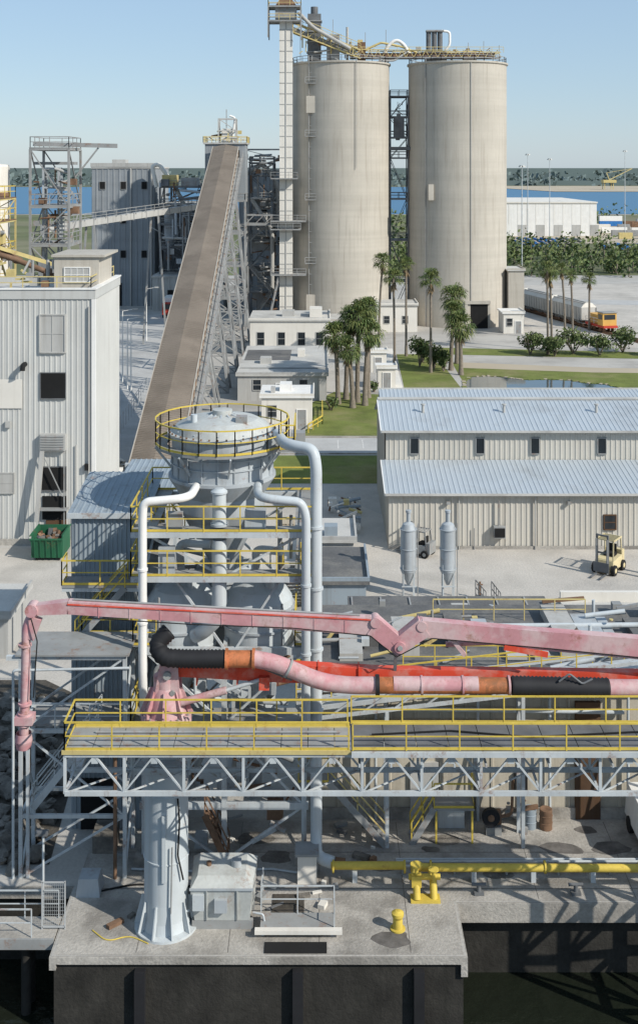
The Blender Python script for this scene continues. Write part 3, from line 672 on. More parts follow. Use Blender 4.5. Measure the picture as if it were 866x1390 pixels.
# ------------------------------------------------------------ right warehouse (two tier)
w = Ob('metal_warehouse'); X0, X1 = 5.5, 60; WW = 'warehouse_wall'
w.p('lower_wall'); w.ribs((X0,92.8,0),(X1,92.8,0),(X1,92.8,4.45),(X0,92.8,4.45),WW,.42,.045)
w.p('upper_wall'); w.ribs((X0+.1,98.8,4.9),(X1,98.8,4.9),(X1,98.8,8.1),(X0+.1,98.8,8.1),WW,.42,.045)
w.p('lower_roof'); w.ribs((X0-.3,92.3,4.48),(X1,92.3,4.48),(X1,98.74,5.55),(X0-.3,98.74,5.55),'roof_bluegrey',.4,.035,.25)
w.p('upper_roof'); w.ribs((X0-.3,98.3,8.08),(X1,98.3,8.08),(X1,104.9,9.45),(X0-.3,104.9,9.45),'roof_bluegrey',.4,.035,.25)
w.p('rear_roof'); w.poly([(X0-.3,104.9,9.45),(X1,104.9,9.45),(X1,111.3,7.2),(X0-.3,111.3,7.2)],'roof_bluegrey')
w.p('ridge_cap'); w.box(X0-.3,X1,104.6,105.2,9.45,9.57,'roof_light')
w.p('gable'); w.add([(X0,92.8,0),(X0,111,0),(X0,111,7.2),(X0,104.9,9.4),(X0,98.8,8.1),(X0,98.8,5.45),(X0,92.8,4.45)],[(0,6,5,4,3,2,1)],WW)
for i in range(40): y = 93+i*.45; w.beam((X0-.02,y,0),(X0-.02,y,4.4 if y < 98.9 else (8.0 if y < 104 else 7.1)),.06,.06,WW)
w.p('trim'); w.beam((X0-.33,92.3,4.4),(X0-.33,98.7,5.45),.08,.25,'white_paint'); w.beam((X0-.33,98.3,8.0),(X0-.33,104.9,9.35),.08,.25,'white_paint'); w.box(X0-.3,X1,92.2,92.32,4.33,4.5,'roof_light'); w.box(X0-.3,X1,98.2,98.32,7.93,8.1,'roof_light')
w.p('rear_bay'); w.box(6,X1-.1,111.4,118.55,0,6.6,WW); w.ribs((6,111.4,6.62),(X1,111.4,6.62),(X1,118.6,7.75),(6,118.6,7.75),'roof_bluegrey',.4,.035); w.box(6,X1,118.6,118.9,6.6,7.85,'roof_light')
w.p('windows')
for x in (8.0,13.5,18.1,23.7,29.2): w.win(x,98.74,6.1,.65,1.25,0,'steel_grey','glass',.07)
w.win(22.9,92.74,1.6,.85,1.05,1,'shade_brown','glass',.08)
w.p('vent_box'); w.box(13.7,14.6,92.2,92.7,1.0,1.9,'steel_grey'); w.box(13.75,14.55,92.15,92.2,1.1,1.8,'dark'); w.tube((14.1,92.5,1.9),(14.1,92.5,3.9),.05,'steel_grey',6); w.pipe([(12.2,92.6,0),(12.2,92.6,1.7)],.04,'steel_grey',n=6)
w.p('base'); w.box(X0-.05,X1,92.66,92.75,0,.25,'dock_concrete')
w.p('downpipes')
for x in (11,17,28): w.tube((x,92.6,0),(x,92.6,4.35),.05,'grey_wall',6)
w.p('roof_vents')
for x in (9,16,24): w.tube((x,102,8.8),(x,102,9.5),.12,'grey_wall',8); w.tube((x,102,9.5),(x,102,9.6),.2,'grey_wall',8)
w.p('lamps')
for x in (10,19.5,): w.box(x,x+.3,92.4,92.7,3.6,3.8,'steel_grey')
w.done()

# ------------------------------------------------------------ small buildings mid-field
def hut(name, x0, x1, y0, y1, z, m='white_wall', rm='roof_light', wins=(), ww=1.0, wh=1.3, wz=1.4, doors=()):
    k = Ob(name); k.p('walls').box(x0,x1,y0,y1,0,z,m); k.p('roof').box(x0-.25,x1+.25,y0-.25,y1+.25,z,z+.25,rm); k.box(x0-.25,x1+.25,y0-.25,y0-.1,z+.25,z+.5,m); k.box(x1+.1,x1+.25,y0-.1,y1+.25,z+.25,z+.5,m)
    k.p('windows')
    for x in wins: k.win(x,y0,wz,ww,wh,1,'grey_wall','glass',.08)
    k.p('doors')
    for x in doors: k.box(x-.5,x+.5,y0-.06,y0+.05,0,2.2,'steel_grey'); k.box(x-.6,x-.5,y0-.09,y0+.05,0,2.3,'white_paint'); k.box(x+.5,x+.6,y0-.09,y0+.05,0,2.3,'white_paint'); k.box(x-.5,x+.5,y0-.09,y0+.05,2.2,2.3,'white_paint')
    return k
k = hut('office_building', -11, 1.6, 188, 200, 5.6, wins=(-9.3,-6.0,-2.8,.1), ww=1.1, wh=2.0, wz=1.8); k.p('roof_units').box(-6,-4,192,194,5.8,6.8,'grey_wall'); k.box(-1.5,.5,191,195,5.8,7.2,'white_wall'); k.done()
k = hut('flat_roof_workshop', -10.5, 1.0, 152, 176, 3.2, 'grey_wall', 'roof_light', wins=(-8,-2), doors=(-5,)); k.p('roof_units').box(-8,-6.5,160,162,3.4,4.2,'grey_wall'); k.box(-3,-2,166,168,3.4,4.4,'white_wall'); k.box(-10.4,.9,156,156.2,3.43,3.6,'steel_grey'); k.box(-10.3,-4,163,172,3.44,3.5,'roof_dark'); k.done()
k = hut('white_control_hut', -6.6, -.8, 135.5, 142, 3.6, 'white_wall', 'white_paint', wins=(-5.4,), doors=(-2.0,)); k.p('roof_units').box(-4.6,-3.2,138,140,3.84,4.7,'white_paint'); k.box(-5.6,-5.1,137,138,3.84,4.5,'grey_wall'); k.done()
k = hut('pump_hut', 8.0, 10.4, 160, 163, 2.8, 'white_wall', 'white_paint', doors=(9.2,)); k.done()
k = hut('guard_hut', 7.6, 9.9, 173, 176, 2.9, 'white_wall', 'white_paint', doors=(8.7,)); k.done()
k = hut('silo_base_building', 10.6, 18.0, 216, 224, 4.8, 'white_wall', 'roof_light', wins=(12.4,15.8), wz=1.6); k.done()
k = hut('scale_house', 33.5, 37.2, 214, 220, 3.6, 'white_wall', 'white_paint', wins=(34.6,), doors=(36.2,)); k.done()
k = hut('loading_annex', 36, 39, 224, 232, 10.5, 'silo_concrete', 'roof_light'); k.done()
k = hut('silo_annex', -5, 10, 210, 220.2, 2.6, 'silo_concrete', 'roof_light', wins=(2,5), wz=.8, wh=1.0); k.done()
k = hut('substation_shed', .1, 3.2, 80.2, 87, 1.7, 'blue_corr', 'roof_dark'); k.done()
k = hut('flat_shed', 0.2, 2.6, 88.5, 93.5, 1.9, 'grey_wall', 'roof_light'); k.p('roof_units').box(.4,1.4,89,90,2.14,2.9,'blue_corr'); k.done()
k = hut('side_shed', -28, -19.0, 72, 77, 2.5, 'grey_wall', 'roof_light'); k.done()
o = Ob('white_fence')
for i in range(12): o.box(8.9+i*.35, 9.0+i*.35, 148, 148.1, 0, 1.5, 'white_paint')
o.box(8.8,13,147.96,148.14,1.4,1.6,'white_paint'); o.box(8.8,13,147.98,148.12,.5,.62,'white_paint'); o.done()
o = Ob('yellow_guardrail'); o.rail([(-1.2,133.5,0),(.4,138,0),(.4,147,0)],'yellow',w=.1,kick=False,h=1.0); o.done()

# ------------------------------------------------------------ palms and shrubs
def palm(x, y, hgt, rad=1.9, nf=38, full=False, tr=.2):
    o = Ob('palm_tree'); o.p('trunk')
    lx, ly = R.uniform(-.7,.7), R.uniform(-.5,.5)
    pts = [(lx*(i/6)**2, ly*(i/6)**2, hgt*i/6) for i in range(7)]
    o.sweep(pts, [tr*1.6]+[tr*1.1]*2+[tr]*3+[tr*1.15], 'trunk', 9)
    cx, cy, cz = pts[-1]; c = Vector((cx, cy, cz)); o.p('crown')
    for i in range(nf):
        az = i*2.399+R.uniform(-.2,.2); el = math.radians(R.uniform(-55, 85) if full else R.uniform(-40, 80))
        d = Vector((math.cos(az)*math.cos(el), math.sin(az)*math.cos(el), math.sin(el)))
        side = d.cross(Vector((0,0,1))).normalized(); up = side.cross(d)
        pl = rad*R.uniform(.3,.6); base = c+d*pl; fl = rad*R.uniform(.5,.75)
        o.beam(c, base, .05, .04, 'frond2'); m = 'frond' if R.random() < .55 else 'frond2'
        for j in range(9):
            a = math.radians(-75+150*j/8); dd = (d*math.cos(a)+side*math.sin(a)+up*R.uniform(-.2,.25)).normalized()
            nn = side*math.cos(a)-d*math.sin(a); w_ = rad*.038
            mid = base+dd*fl*.6; tip = base+dd*fl*.95-Vector((0,0,fl*R.uniform(.25,.55)))
            o.add([base, mid-nn*w_, mid+nn*w_, tip], [(0,1,2),(1,3,2)], m)
    for i in range(int(nf*.9)):
        az = R.uniform(0, 6.28); l = rad*R.uniform(.5,.95); d = Vector((math.cos(az)*.5, math.sin(az)*.5, -1)).normalized(); sd = d.cross(Vector((0,0,1))).normalized()*.11
        p0 = c-Vector((0,0,.2+R.uniform(0,.8))); o.add([p0, p0+d*l*.7+sd, p0+d*l, p0+d*l*.7-sd], [(0,1,2,3)], 'frond_dead')
    o.done((x, y, 0))
for x, y, hh, r, fu in ((9.6,190,15.0,1.9,0),(11.4,178,13.5,1.9,0),(13.9,188,14.6,1.6,0),(16.4,173,13.6,2.0,0),(21.2,181,10.2,2.4,1),(20.6,171,7.0,2.5,1),(19.6,175,8.6,1.9,1),
    (2.4,150,8.6,2.2,1),(3.5,153,10.4,2.2,1),(4.9,151,11.1,2.3,1),(5.8,149,9.2,2.1,1),(6.4,154,11.6,1.9,1),(4.2,147.5,7.4,1.9,1),
    (36.9,190,13.6,1.8,0),(38.3,194,12.2,1.7,0),(43,206,12.4,1.4,0),(45.2,210,11,1.4,0),(50,218,9.5,1.6,0)):
    palm(x, y, hh, r, 56 if fu else 36, bool(fu), .28 if fu else .18)
def shrub(name, x, y, r, hh, n=500, sz=.3):
    o = Ob(name); o.p('limbs')
    for i in range(5):
        a = R.uniform(0,6.28); o.sweep([(0,0,0),(math.cos(a)*r*.3,math.sin(a)*r*.3,hh*.4),(math.cos(a)*r*.6,math.sin(a)*r*.6,hh*.75)],[.12,.09,.04],'trunk',6)
    o.p('foliage')
    for i in range(9):
        a = R.uniform(0,6.28); q_ = R.uniform(0,.75)*r
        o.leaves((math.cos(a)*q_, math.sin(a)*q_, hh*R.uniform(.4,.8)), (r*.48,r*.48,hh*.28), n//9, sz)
    o.done((x,y,0))
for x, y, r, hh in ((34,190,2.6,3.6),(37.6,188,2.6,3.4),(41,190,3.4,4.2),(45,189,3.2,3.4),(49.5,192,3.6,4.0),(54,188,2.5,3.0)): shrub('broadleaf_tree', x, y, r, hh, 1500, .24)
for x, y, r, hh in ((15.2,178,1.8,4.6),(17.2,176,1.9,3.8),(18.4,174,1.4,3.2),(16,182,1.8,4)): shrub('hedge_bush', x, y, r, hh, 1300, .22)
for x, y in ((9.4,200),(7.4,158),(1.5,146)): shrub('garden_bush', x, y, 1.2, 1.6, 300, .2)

# ------------------------------------------------------------ railcars
p0 = Vector((40.5,262)); p1 = Vector((51.5,219)); dr = (p1-p0).normalized(); ang = math.atan2(dr.y, dr.x)
def place(o, pos, a): r = o.done(); r.location = (pos[0], pos[1], 0); r.rotation_euler = (0,0,a)
o = Ob('railway_track'); o.p('rails')
for y in (-.72,.72): o.box(-60, 25, y-.04, y+.04, .21, .36, 'rusty')
o.p('sleepers')
for i in range(132): o.box(-60+i*.64, -59.75+i*.64, -1.3, 1.3, .05, .2, 'shade_brown')
place(o, p1, ang)
for i in range(4):
    o = Ob('hopper_railcar'); L_ = 6.6
    o.p('hull'); o.hexa([(-L_,-1.45,1.4),(L_,-1.45,1.4),(L_,1.45,1.4),(-L_,1.45,1.4)],[(-L_,-1.55,3.8),(L_,-1.55,3.8),(L_,1.55,3.8),(-L_,1.55,3.8)],'roof_light')
    o.hexa([(-L_,-1.55,3.81),(L_,-1.55,3.81),(L_,1.55,3.81),(-L_,1.55,3.81)],[(-L_+.2,-.8,4.6),(L_-.2,-.8,4.6),(L_-.2,.8,4.6),(-L_+.2,.8,4.6)],'white_wall')
    o.p('ribs')
    for j in range(12): x = -L_+.3+j*1.18; o.box(x,x+.12,-1.62,-1.5,1.4,3.8,'grey_wall'); o.box(x,x+.12,1.5,1.62,1.4,3.8,'grey_wall')
    o.p('hatches'); o.box(-L_+.6,L_-.6,-.35,.35,4.58,4.8,'grey_wall'); o.box(-L_,L_,-.95,-.75,4.55,4.62,'steel_grey')
    o.p('chutes')
    for x in (-3.6,0,3.6): o.hexa([(x-.5,-.5,.5),(x+.5,-.5,.5),(x+.5,.5,.5),(x-.5,.5,.5)],[(x-1.6,-1.4,1.39),(x+1.6,-1.4,1.39),(x+1.6,1.4,1.39),(x-1.6,1.4,1.39)],'steel_grey')
    o.p('wheels')
    for x in (-5.6,-4.2,4.2,5.6):
        for y in (-.8,.7): o.tube((x,y,.75),(x,y+.12,.75),.42,'rusty',12)
    o.box(-6,-3.8,-1,1,.7,.95,'steel_dark'); o.box(3.8,6,-1,1,.7,.95,'steel_dark')
    place(o, p1-dr*(i*14.0+9.5), ang)
o = Ob('locomotive'); o.p('hood').box(-3.2,1.19,-.95,.95,1.41,3.1,'loco'); o.p('cab').box(1.2,3.2,-1.38,1.38,1.41,3.7,'loco'); o.p('cab_windows').box(3.18,3.23,-1.1,1.1,2.5,3.4,'glass'); o.box(1.5,2.9,-1.43,-1.36,2.5,3.4,'glass'); o.p('frame').box(-3.6,3.6,-1.4,1.4,1.0,1.4,'red_paint'); o.p('roof').box(1.0,3.4,-1.5,1.5,3.7,3.85,'steel_grey'); o.rail([(-3.6,-1.3,1.4),(1.2,-1.3,1.4)],'white_paint',w=.07,kick=False); o.p('wheels')
for x in (-2.4,-1,1.2,2.6):
    for y in (-.9,.8): o.tube((x,y,.6),(x,y+.12,.6),.5,'rusty')
place(o, p1+dr*2.0, ang)

# ------------------------------------------------------------ yard tanks, forklifts, small things
for x in (6.25, 9.0):
    o = Ob('vertical_tank'); y = 82.3
    o.p('vessel'); o.lathe(x,y,[(.12,.9),(.55,1.9),(.55,4.8),(.4,5.15),(.14,5.3),(.14,5.95),(.2,5.95),(.2,6.1),(.01,6.12)],'tank_grey',20)
    for z in (2.0,3.4,4.75): o.lathe(x,y,[(.55,z),(.6,z+.01),(.6,z+.07),(.55,z+.08)],'tank_grey',20)
    o.p('legs')
    for a in range(4):
        an = math.pi/4+a*math.pi/2; o.beam((x+.52*math.cos(an),y+.52*math.sin(an),0),(x+.52*math.cos(an),y+.52*math.sin(an),2.4),.08,.08,'pipe_grey')
    o.box(x-.5,x+.5,y-.55,y-.5,.9,.98,'pipe_grey'); o.p('ladder')
    for dx in (0,.3): o.beam((x+.6+dx*.2,y-.35+dx,0),(x+.6+dx*.2,y-.35+dx,5.2),.04,.04,'steel_grey')
    o.done()
def forklift(x, y, body, a, sc=1.0):
    o = Ob('forklift')
    o.p('chassis'); o.hexa([(-.9,-.75,.35),(1.1,-.75,.35),(1.1,.75,.35),(-.9,.75,.35)],[(-.75,-.7,1.15),(.9,-.7,1.0),(.9,.7,1.0),(-.75,.7,1.15)],body); o.box(-1.25,-.85,-.7,.7,.4,1.45,body); o.box(-.6,.1,-.4,.4,1.1,1.35,'dark'); o.box(-.65,-.5,-.35,.35,1.36,1.9,'dark')
    o.p('overhead_guard')
    for px_, py_ in ((-.85,-.65),(-.85,.65),(.8,-.65),(.8,.65)): o.beam((px_,py_,1.0),(px_*.85,py_*.95,2.45),.08,.08,body)
    for i in range(6): o.box(-.75+i*.28,-.68+i*.28,-.62,.62,2.42,2.5,body)
    o.box(-.8,.75,-.7,-.62,2.41,2.51,body); o.box(-.8,.75,.62,.7,2.41,2.51,body)
    o.p('mast')
    for yy in (-.42,.42): o.box(1.15,1.3,yy-.06,yy+.06,.1,3.0,'steel_dark'); o.box(1.32,1.42,yy-.05,yy+.05,.15,2.7,'steel_grey')
    for z in (.6,1.6,2.88): o.box(1.16,1.29,-.36,.36,z,z+.1,'steel_dark')
    o.box(1.44,1.5,-.6,.6,.3,1.0,'steel_dark')
    for yy in (-.35,.35): o.box(1.5,2.5,yy-.08,yy+.08,.12,.18,'steel_dark')
    o.p('wheels')
    for px_ in (-.75,.85):
        for s_ in (-1,1): o.tube((px_,s_*.6,.38),(px_,s_*.88,.38),.38,'tire',16); o.tube((px_,s_*.86,.38),(px_,s_*.9,.38),.18,body,10)
    r = o.done(); r.location = (x,y,0); r.rotation_euler = (0,0,a); r.scale = (sc,)*3
forklift(21.6, 87.8, 'fork_tan', -2.2, 1.0); forklift(7.9, 91.3, 'steel_grey', 2.6, .8)
o = Ob('standpipe'); o.tube((11.2,82,0),(11.2,82,1.2),.07,'rusty'); o.tube((11.0,82,1.0),(11.4,82,1.0),.05,'rusty'); o.box(10.9,11.5,81.7,82.3,0,.15,'dock_concrete'); o.done()
for x, y in ((23.6,86.4),(24.4,86.9)):
    o = Ob('gas_cylinder'); o.lathe(x,y,[(.15,0),(.15,1.3),(.06,1.5),(.06,1.62),(.01,1.62)],'rusty',12); o.done()
o = Ob('pallet_stack')
for i in range(5):
    for j in range(5): o.box(-3.2,-2.0,97+j*.25,97.15+j*.25,i*.15+.105,i*.15+.13,'sand')
    for j in (-3.2,-2.65,-2.1): o.box(j,j+.1,97,98.2,i*.15,i*.15+.1,'sand')
o.done()
o = Ob('parts_skid'); o.clutter(0.6,3.6,96,104,.05,1.3,30,['steel_grey','rusty','white_wall','yellow_pale','blue_corr'],.3,.8); o.done()

# ------------------------------------------------------------ long cream shed behind the trestle
s = Ob('dockside_shed')
s.p('walls'); s.ribs((-.2,54.4,0),(40,54.4,0),(40,54.4,6),(-.2,54.4,6),'cream_wall',1.15,.05,.12); s.box(-.2,-.1,54.5,64,0,6,'cream_wall'); s.box(-.1,40,63.9,64,0,6,'cream_wall')
s.p('plinth'); s.box(-.2,40,54.25,54.36,0,.5,'dock_concrete')
s.p('roof'); s.box(-.4,40,54.1,64.2,6,6.2,'roof_dark'); s.box(-.4,40,53.98,54.2,5.98,6.35,'steel_white')
s.p('doors'); s.box(11.8,12.95,54.2,54.42,0,5.4,'shade_brown'); s.box(9.0,9.6,54.23,54.42,1.2,2.1,'dark'); s.box(4.2,5.5,54.24,54.42,0,2.6,'grey_wall'); s.box(15.5,18.5,54.24,54.42,0,3.6,'steel_grey')
for i in range(9): s.box(15.5,18.5,54.2,54.24,.2+i*.4,.24+i*.4,'dark')
s.p('wall_pipes'); s.pipe([(0.5,54.1,5.2),(14,54.1,5.0)],.1,'pipe_grey',n=8); s.pipe([(1.5,54.05,4.6),(20,54.05,4.5)],.07,'rusty',n=8)
for x in (2.6,7.3,10.6,14.2): s.tube((x,54.15,0),(x,54.15,6),.07,'pipe_grey',8)
s.p('roof_gear')
for i in range(16):
    x = 1.0+i*1.35; s.box(x,x+R.uniform(.4,1.3),56.5+R.uniform(0,3),59.5+R.uniform(0,3.5),6.19,6.2+R.uniform(.2,.8),R.choice(['grey_wall','tank_grey','steel_grey','roof_dark','roof_dark']))
s.rail([(4,56,6.2),(16,56,6.2)],'yellow',kick=False); s.rail([(6,62,6.2),(14,62,6.2)],'yellow_pale',kick=False)
s.pipe([(-.2,60,6.6),(25,60.5,6.6)],.13,'pipe_grey'); s.pipe([(-.2,58.6,6.5),(9,59,6.5),(25,59,6.5)],.1,'steel_grey')
s.clutter(.5,24,55,63,6.25,7.0,60,['steel_grey','pipe_grey','rusty','yellow_pale','tank_grey'],.2,.8)
s.done()
s = Ob('rear_annex'); s.p('walls').box(2,14,64.3,74,0,2.8,'blue_corr'); s.p('roof').box(1.8,14.2,64.3,74.3,2.8,3.0,'roof_dark')
s.p('roof_gear'); s.box(3,4.5,68,71,3,3.4,'steel_grey'); s.box(8,9,70,71.5,3,3.6,'grey_wall')
for i in range(7): s.box(2+i*1.8,2.1+i*1.8,64.4,74,3.0,3.08,'steel_grey')
s.done()
s = Ob('rear_annex'); s.p('walls').box(15,40,64.3,72,0,3.2,'white_wall'); s.p('roof').box(14.8,40,64.3,72.2,3.2,3.4,'roof_light'); s.p('parapet').box(14.8,40,72.2,72.5,3.2,4.0,'white_wall'); s.done()
o = Ob('debris_pile')
for i in range(230):
    x = R.uniform(11.5,24); y = R.uniform(74.5,78.5); z = R.uniform(0,1.2); l = R.uniform(.3,1.2)
    o.beam((x,y,z),(x+R.uniform(-l,l),y+R.uniform(-l,l),z+R.uniform(0,.5)),R.uniform(.1,.5),R.uniform(.1,.4),R.choice(['white_wall','dock_concrete','rusty','steel_grey','leaf','white_wall','dark_earth','steel_dark']))
o.done()
o = Ob('concrete_barrier')
for i in range(4):
    x = 12.4+i*3.2; o.hexa([(x,79,0),(x+2.9,79,0),(x+2.9,79.6,0),(x,79.6,0)],[(x,79.2,.95),(x+2.9,79.2,.95),(x+2.9,79.4,.95),(x,79.4,.95)],'white_wall')
o.done()
o = Ob('steel_ramp'); o.stairs((11.9,80.5,0),(10.4,74.5,2.9),1.0,'steel_dark','steel_dark'); o.done()
s = Ob('service_conveyor')
s.beam((-1,52.6,6.0),(16,52.6,8.0),1.1,.18,'steel_white')
for dy in (-.6,.6):
    s.beam((-1,52.6+dy,6.4),(16,52.6+dy,8.4),.12,.14,'steel_white'); s.beam((-1,52.6+dy,5.6),(16,52.6+dy,7.6),.12,.14,'steel_white')
    for i in range(12):
        a_ = Vector((-1,52.6+dy,5.6)).lerp(Vector((16,52.6+dy,7.6)),i/12); b_ = Vector((-1,52.6+dy,6.4)).lerp(Vector((16,52.6+dy,8.4)),(i+1)/12); s.beam(a_,b_,.07,.07,'steel_white')
s.rail([(-1,52.0,6.4),(16,52.0,8.4)],'yellow',kick=False)
for x, z in ((3,6.0),(9,6.7),(15,7.4)):
    for dy in (-.6,.6): s.beam((x,52.6+dy,0),(x,52.6+dy,z),.16,.16,'steel_white')
    s.beam((x,52,1),(x,53.2,z-.4),.08,.08,'steel_white')
s.done()

# ------------------------------------------------------------ corrugated elevator building (left of tower)
k = Ob('corrugated_tower_building'); x0,x1,y0,y1,zt = -11.2,-7.9,53.5,58.5,14.3
k.p('walls'); k.ribs((x0,y0,0),(x1,y0,0),(x1,y0,zt),(x0,y0,zt),'blue_corr',.2,.04,.4); k.ribs((x1,y0,0),(x1,y1,0),(x1,y1,zt),(x1,y0,zt),'blue_corr',.2,.04,.4); k.ribs((x0,y1,0),(x0,y0,0),(x0,y0,zt),(x0,y1,zt),'blue_corr',.3,.05,.4); k.ribs((x1,y1,0),(x0,y1,0),(x0,y1,zt),(x1,y1,zt),'blue_corr',.3,.05,.4)
k.p('roof'); k.ribs((x0-.2,y0-.2,zt+.05),(x1+.2,y0-.2,zt+.05),(x1+.2,y1+.1,zt+.6),(x0-.2,y1+.1,zt+.6),'blue_corr',.3,.03); k.box(x0-.2,x1+.2,y0-.25,y0-.2,zt-.15,zt+.1,'steel_white')
k.p('opening'); k.box(-10.8,-9.3,y0-.1,y0+.02,0,2.3,'dark')
k.p('landings')
for z, xa, xb in ((11.5,-11.4,-8.0),(8.9,-10.5,-8.0)):
    k.box(xa,xb,52.2,53.4,z-.12,z,'steel_grey'); k.rail([(xa,53.3,z),(xa,52.2,z),(xb,52.2,z)],'yellow'); k.beam((xa,52.3,z-.2),(xb,52.3,z-.2),.12,.18,'steel_white')
    for x in (xa+.2,xb-.2): k.beam((x,52.3,z-.2),(x,53.4,z-1.2),.1,.1,'steel_white')
k.stairs((-10.8,52.6,8.95),(-8.6,52.6,11.4),.8,'steel_grey','yellow')
k.done()
k = Ob('lean_to_roof'); k.ribs((-11.2,62,12.4),(-7.4,62,12.4),(-7.2,68,13.2),(-10.8,68,13.2),'blue_corr',.3,.03)
for x in (-11,-7.6): k.beam((x,62.3,0),(x,62.3,12.3),.2,.2,'steel_white'); k.beam((x,67.5,0),(x,67.5,13.1),.2,.2,'steel_white')
k.done()
k = Ob('steel_support_frame')
k.frame(-12.6,-8.2,49.8,52.0,[0,2.6,6.2,9.3],'steel_white',.16,True); k.box(-12.8,-8.0,49.6,52.1,9.42,9.5,'steel_grey')
k.beam((-12.6,49.8,9.3),(-13.2,49.8,9.3),.18,.18,'steel_white'); k.beam((-12.3,49.8,0),(-12.3,49.8,9.3),.14,.14,'steel_white'); k.rail([(-12.6,49.7,6.3),(-8.2,49.7,6.3)],'steel_white',kick=False)
k.box(-12.4,-8.4,50,51.8,6.3,6.36,'steel_grey'); k.stairs((-12.2,50.6,2.7),(-9.4,50.6,6.2),.8,'steel_white','steel_white')
k.pipe([(-12.9,49.7,0),(-12.9,49.7,8.8),(-8,49.7,8.9)],.06,'pipe_grey',n=6); k.pipe([(-8.6,49.7,0),(-8.6,49.7,6),(-7.6,50,6)],.08,'rusty',n=6)
k.done()

# ------------------------------------------------------------ dust collector tower (centre)
t = Ob('dust_collector_tower')
XL, XR, YF, YB = -7.55, -.65, 51, 57
t.p('columns')
for x in (XL, -4.1, XR):
    for y in (YF, YB): t.beam((x,y,0),(x,y,14.2 if x != -4.1 or y == YB else 8.9),.22,.22,'steel_white')
levels = (2.4,5.9,9.1,12.3,14.2)
t.p('beams')
for z in levels:
    for y in (YF,YB): t.beam((XL-.2,y,z),(XR+.2,y,z),.18,.3,'steel_white')
    for x in (XL,-4.1,XR): t.beam((x,YF,z),(x,YB,z),.16,.26,'steel_white')
t.p('bracing')
zz = (0,)+levels
for i in range(5):
    for y in (YF,YB):
        if i == 3 and y == YF: continue
        if i in (1,3): t.beam((XL,y,zz[i]),(-4.1,y,zz[i+1]),.1,.1,'steel_white'); t.beam((XR,y,zz[i]),(-4.1,y,zz[i+1]),.1,.1,'steel_white')
        else: t.beam((-4.1,y,zz[i]),(XL,y,zz[i+1]),.1,.1,'steel_white'); t.beam((-4.1,y,zz[i]),(XR,y,zz[i+1]),.1,.1,'steel_white')
    for x in (XL,XR): t.beam((x,YF,zz[i]),(x,YB,zz[i+1]),.1,.1,'steel_white')
t.beam((-6.3,YF,12.3),(-4.1,YF,9.2),.1,.1,'steel_white'); t.beam((-1.6,YF,12.3),(-3.6,YF,9.2),.1,.1,'steel_white')
t.p('decks')
for z in (5.9,12.3,14.2):
    yd = YF+.3 if z > 12 else YF+1.1
    t.box(XL-.5,XR+.4,YF-.6,yd,z+.17,z+.22,'steel_grey'); t.box(XL-.5,XL+.5,yd,YB+.3,z+.17,z+.22,'steel_grey'); t.box(XR-.4,XR+.4,yd,YB+.3,z+.17,z+.22,'steel_grey')
    t.beam((XL-.5,YF-.6,z+.1),(XR+.4,YF-.6,z+.1),.08,.24,'steel_white')
t.box(XL-.5,XL+.5,YF,YB+.3,9.27,9.32,'steel_grey'); t.box(XR-.4,XR+.4,YF,YB+.3,9.27,9.32,'steel_grey')
t.p('handrails')
for z in (5.9,12.3,14.2):
    t.rail([(XL-.5,YB,z+.22),(XL-.5,YF-.6,z+.22),(XR+.4,YF-.6,z+.22),(XR+.4,YB,z+.22),(XL-.5,YB,z+.22)],'yellow')
t.rail([(XR-.4,YB,9.32),(XR-.4,YF,9.32),(XR+.4,YF,9.32)],'yellow'); t.rail([(XL-.5,YB,9.32),(XL-.5,YF,9.32),(XL+.5,YF,9.32)],'yellow')
t.p('main_filter_vessel'); cx, cy = -4.43, 54
for pr in ([(2.3,17.9),(2.3,16.1)],[(2.3,16.1),(2.45,16.08),(2.45,15.95),(1.95,15.2)],[(1.95,15.2),(1.95,14.5)],[(1.95,14.5),(.6,12.0)],[(.6,12.0),(.4,11.2)]): t.lathe(cx,cy,pr,'tank_grey',40)
for z in (17.0,16.6): t.lathe(cx,cy,[(2.3,z),(2.36,z+.01),(2.36,z+.07),(2.3,z+.08)],'tank_grey',40)
for i in range(20):
    a_ = i*math.pi/10; t.beam((cx+2.32*math.cos(a_),cy+2.32*math.sin(a_),16.1),(cx+2.32*math.cos(a_),cy+2.32*math.sin(a_),17.2),.05,.08,'tank_grey')
t.p('lid'); t.lathe(cx,cy,[(2.3,17.9),(2.5,17.91),(2.5,18.02),(2.25,18.03)],'tank_lid',40); t.lathe(cx,cy,[(2.25,18.03),(2.1,18.3),(1.6,18.55),(.6,18.72),(.35,18.72)],'tank_lid',40); t.lathe(cx,cy,[(.45,18.6),(.45,18.95),(.01,19.0)],'tank_lid',20)
for i in range(12):
    a_ = i*math.pi/6; t.beam((cx+.5*math.cos(a_),cy+.5*math.sin(a_),18.75),(cx+2.2*math.cos(a_),cy+2.2*math.sin(a_),18.12),.07,.09,'tank_grey')
for i in range(40): a_ = i*math.pi/20; t.box(cx+2.42*math.cos(a_)-.035,cx+2.42*math.cos(a_)+.035,cy+2.42*math.sin(a_)-.035,cy+2.42*math.sin(a_)+.035,18.02,18.1,'rusty')
t.box(cx+.7,cx+1.2,cy-1.2,cy-.7,18.4,18.85,'steel_grey'); t.tube((cx-1.2,cy-.9,18.3),(cx-1.2,cy-.9,18.9),.15,'pipe_grey',10)
t.p('ring_walkway'); n = 24; rr = 3.05
vs = []
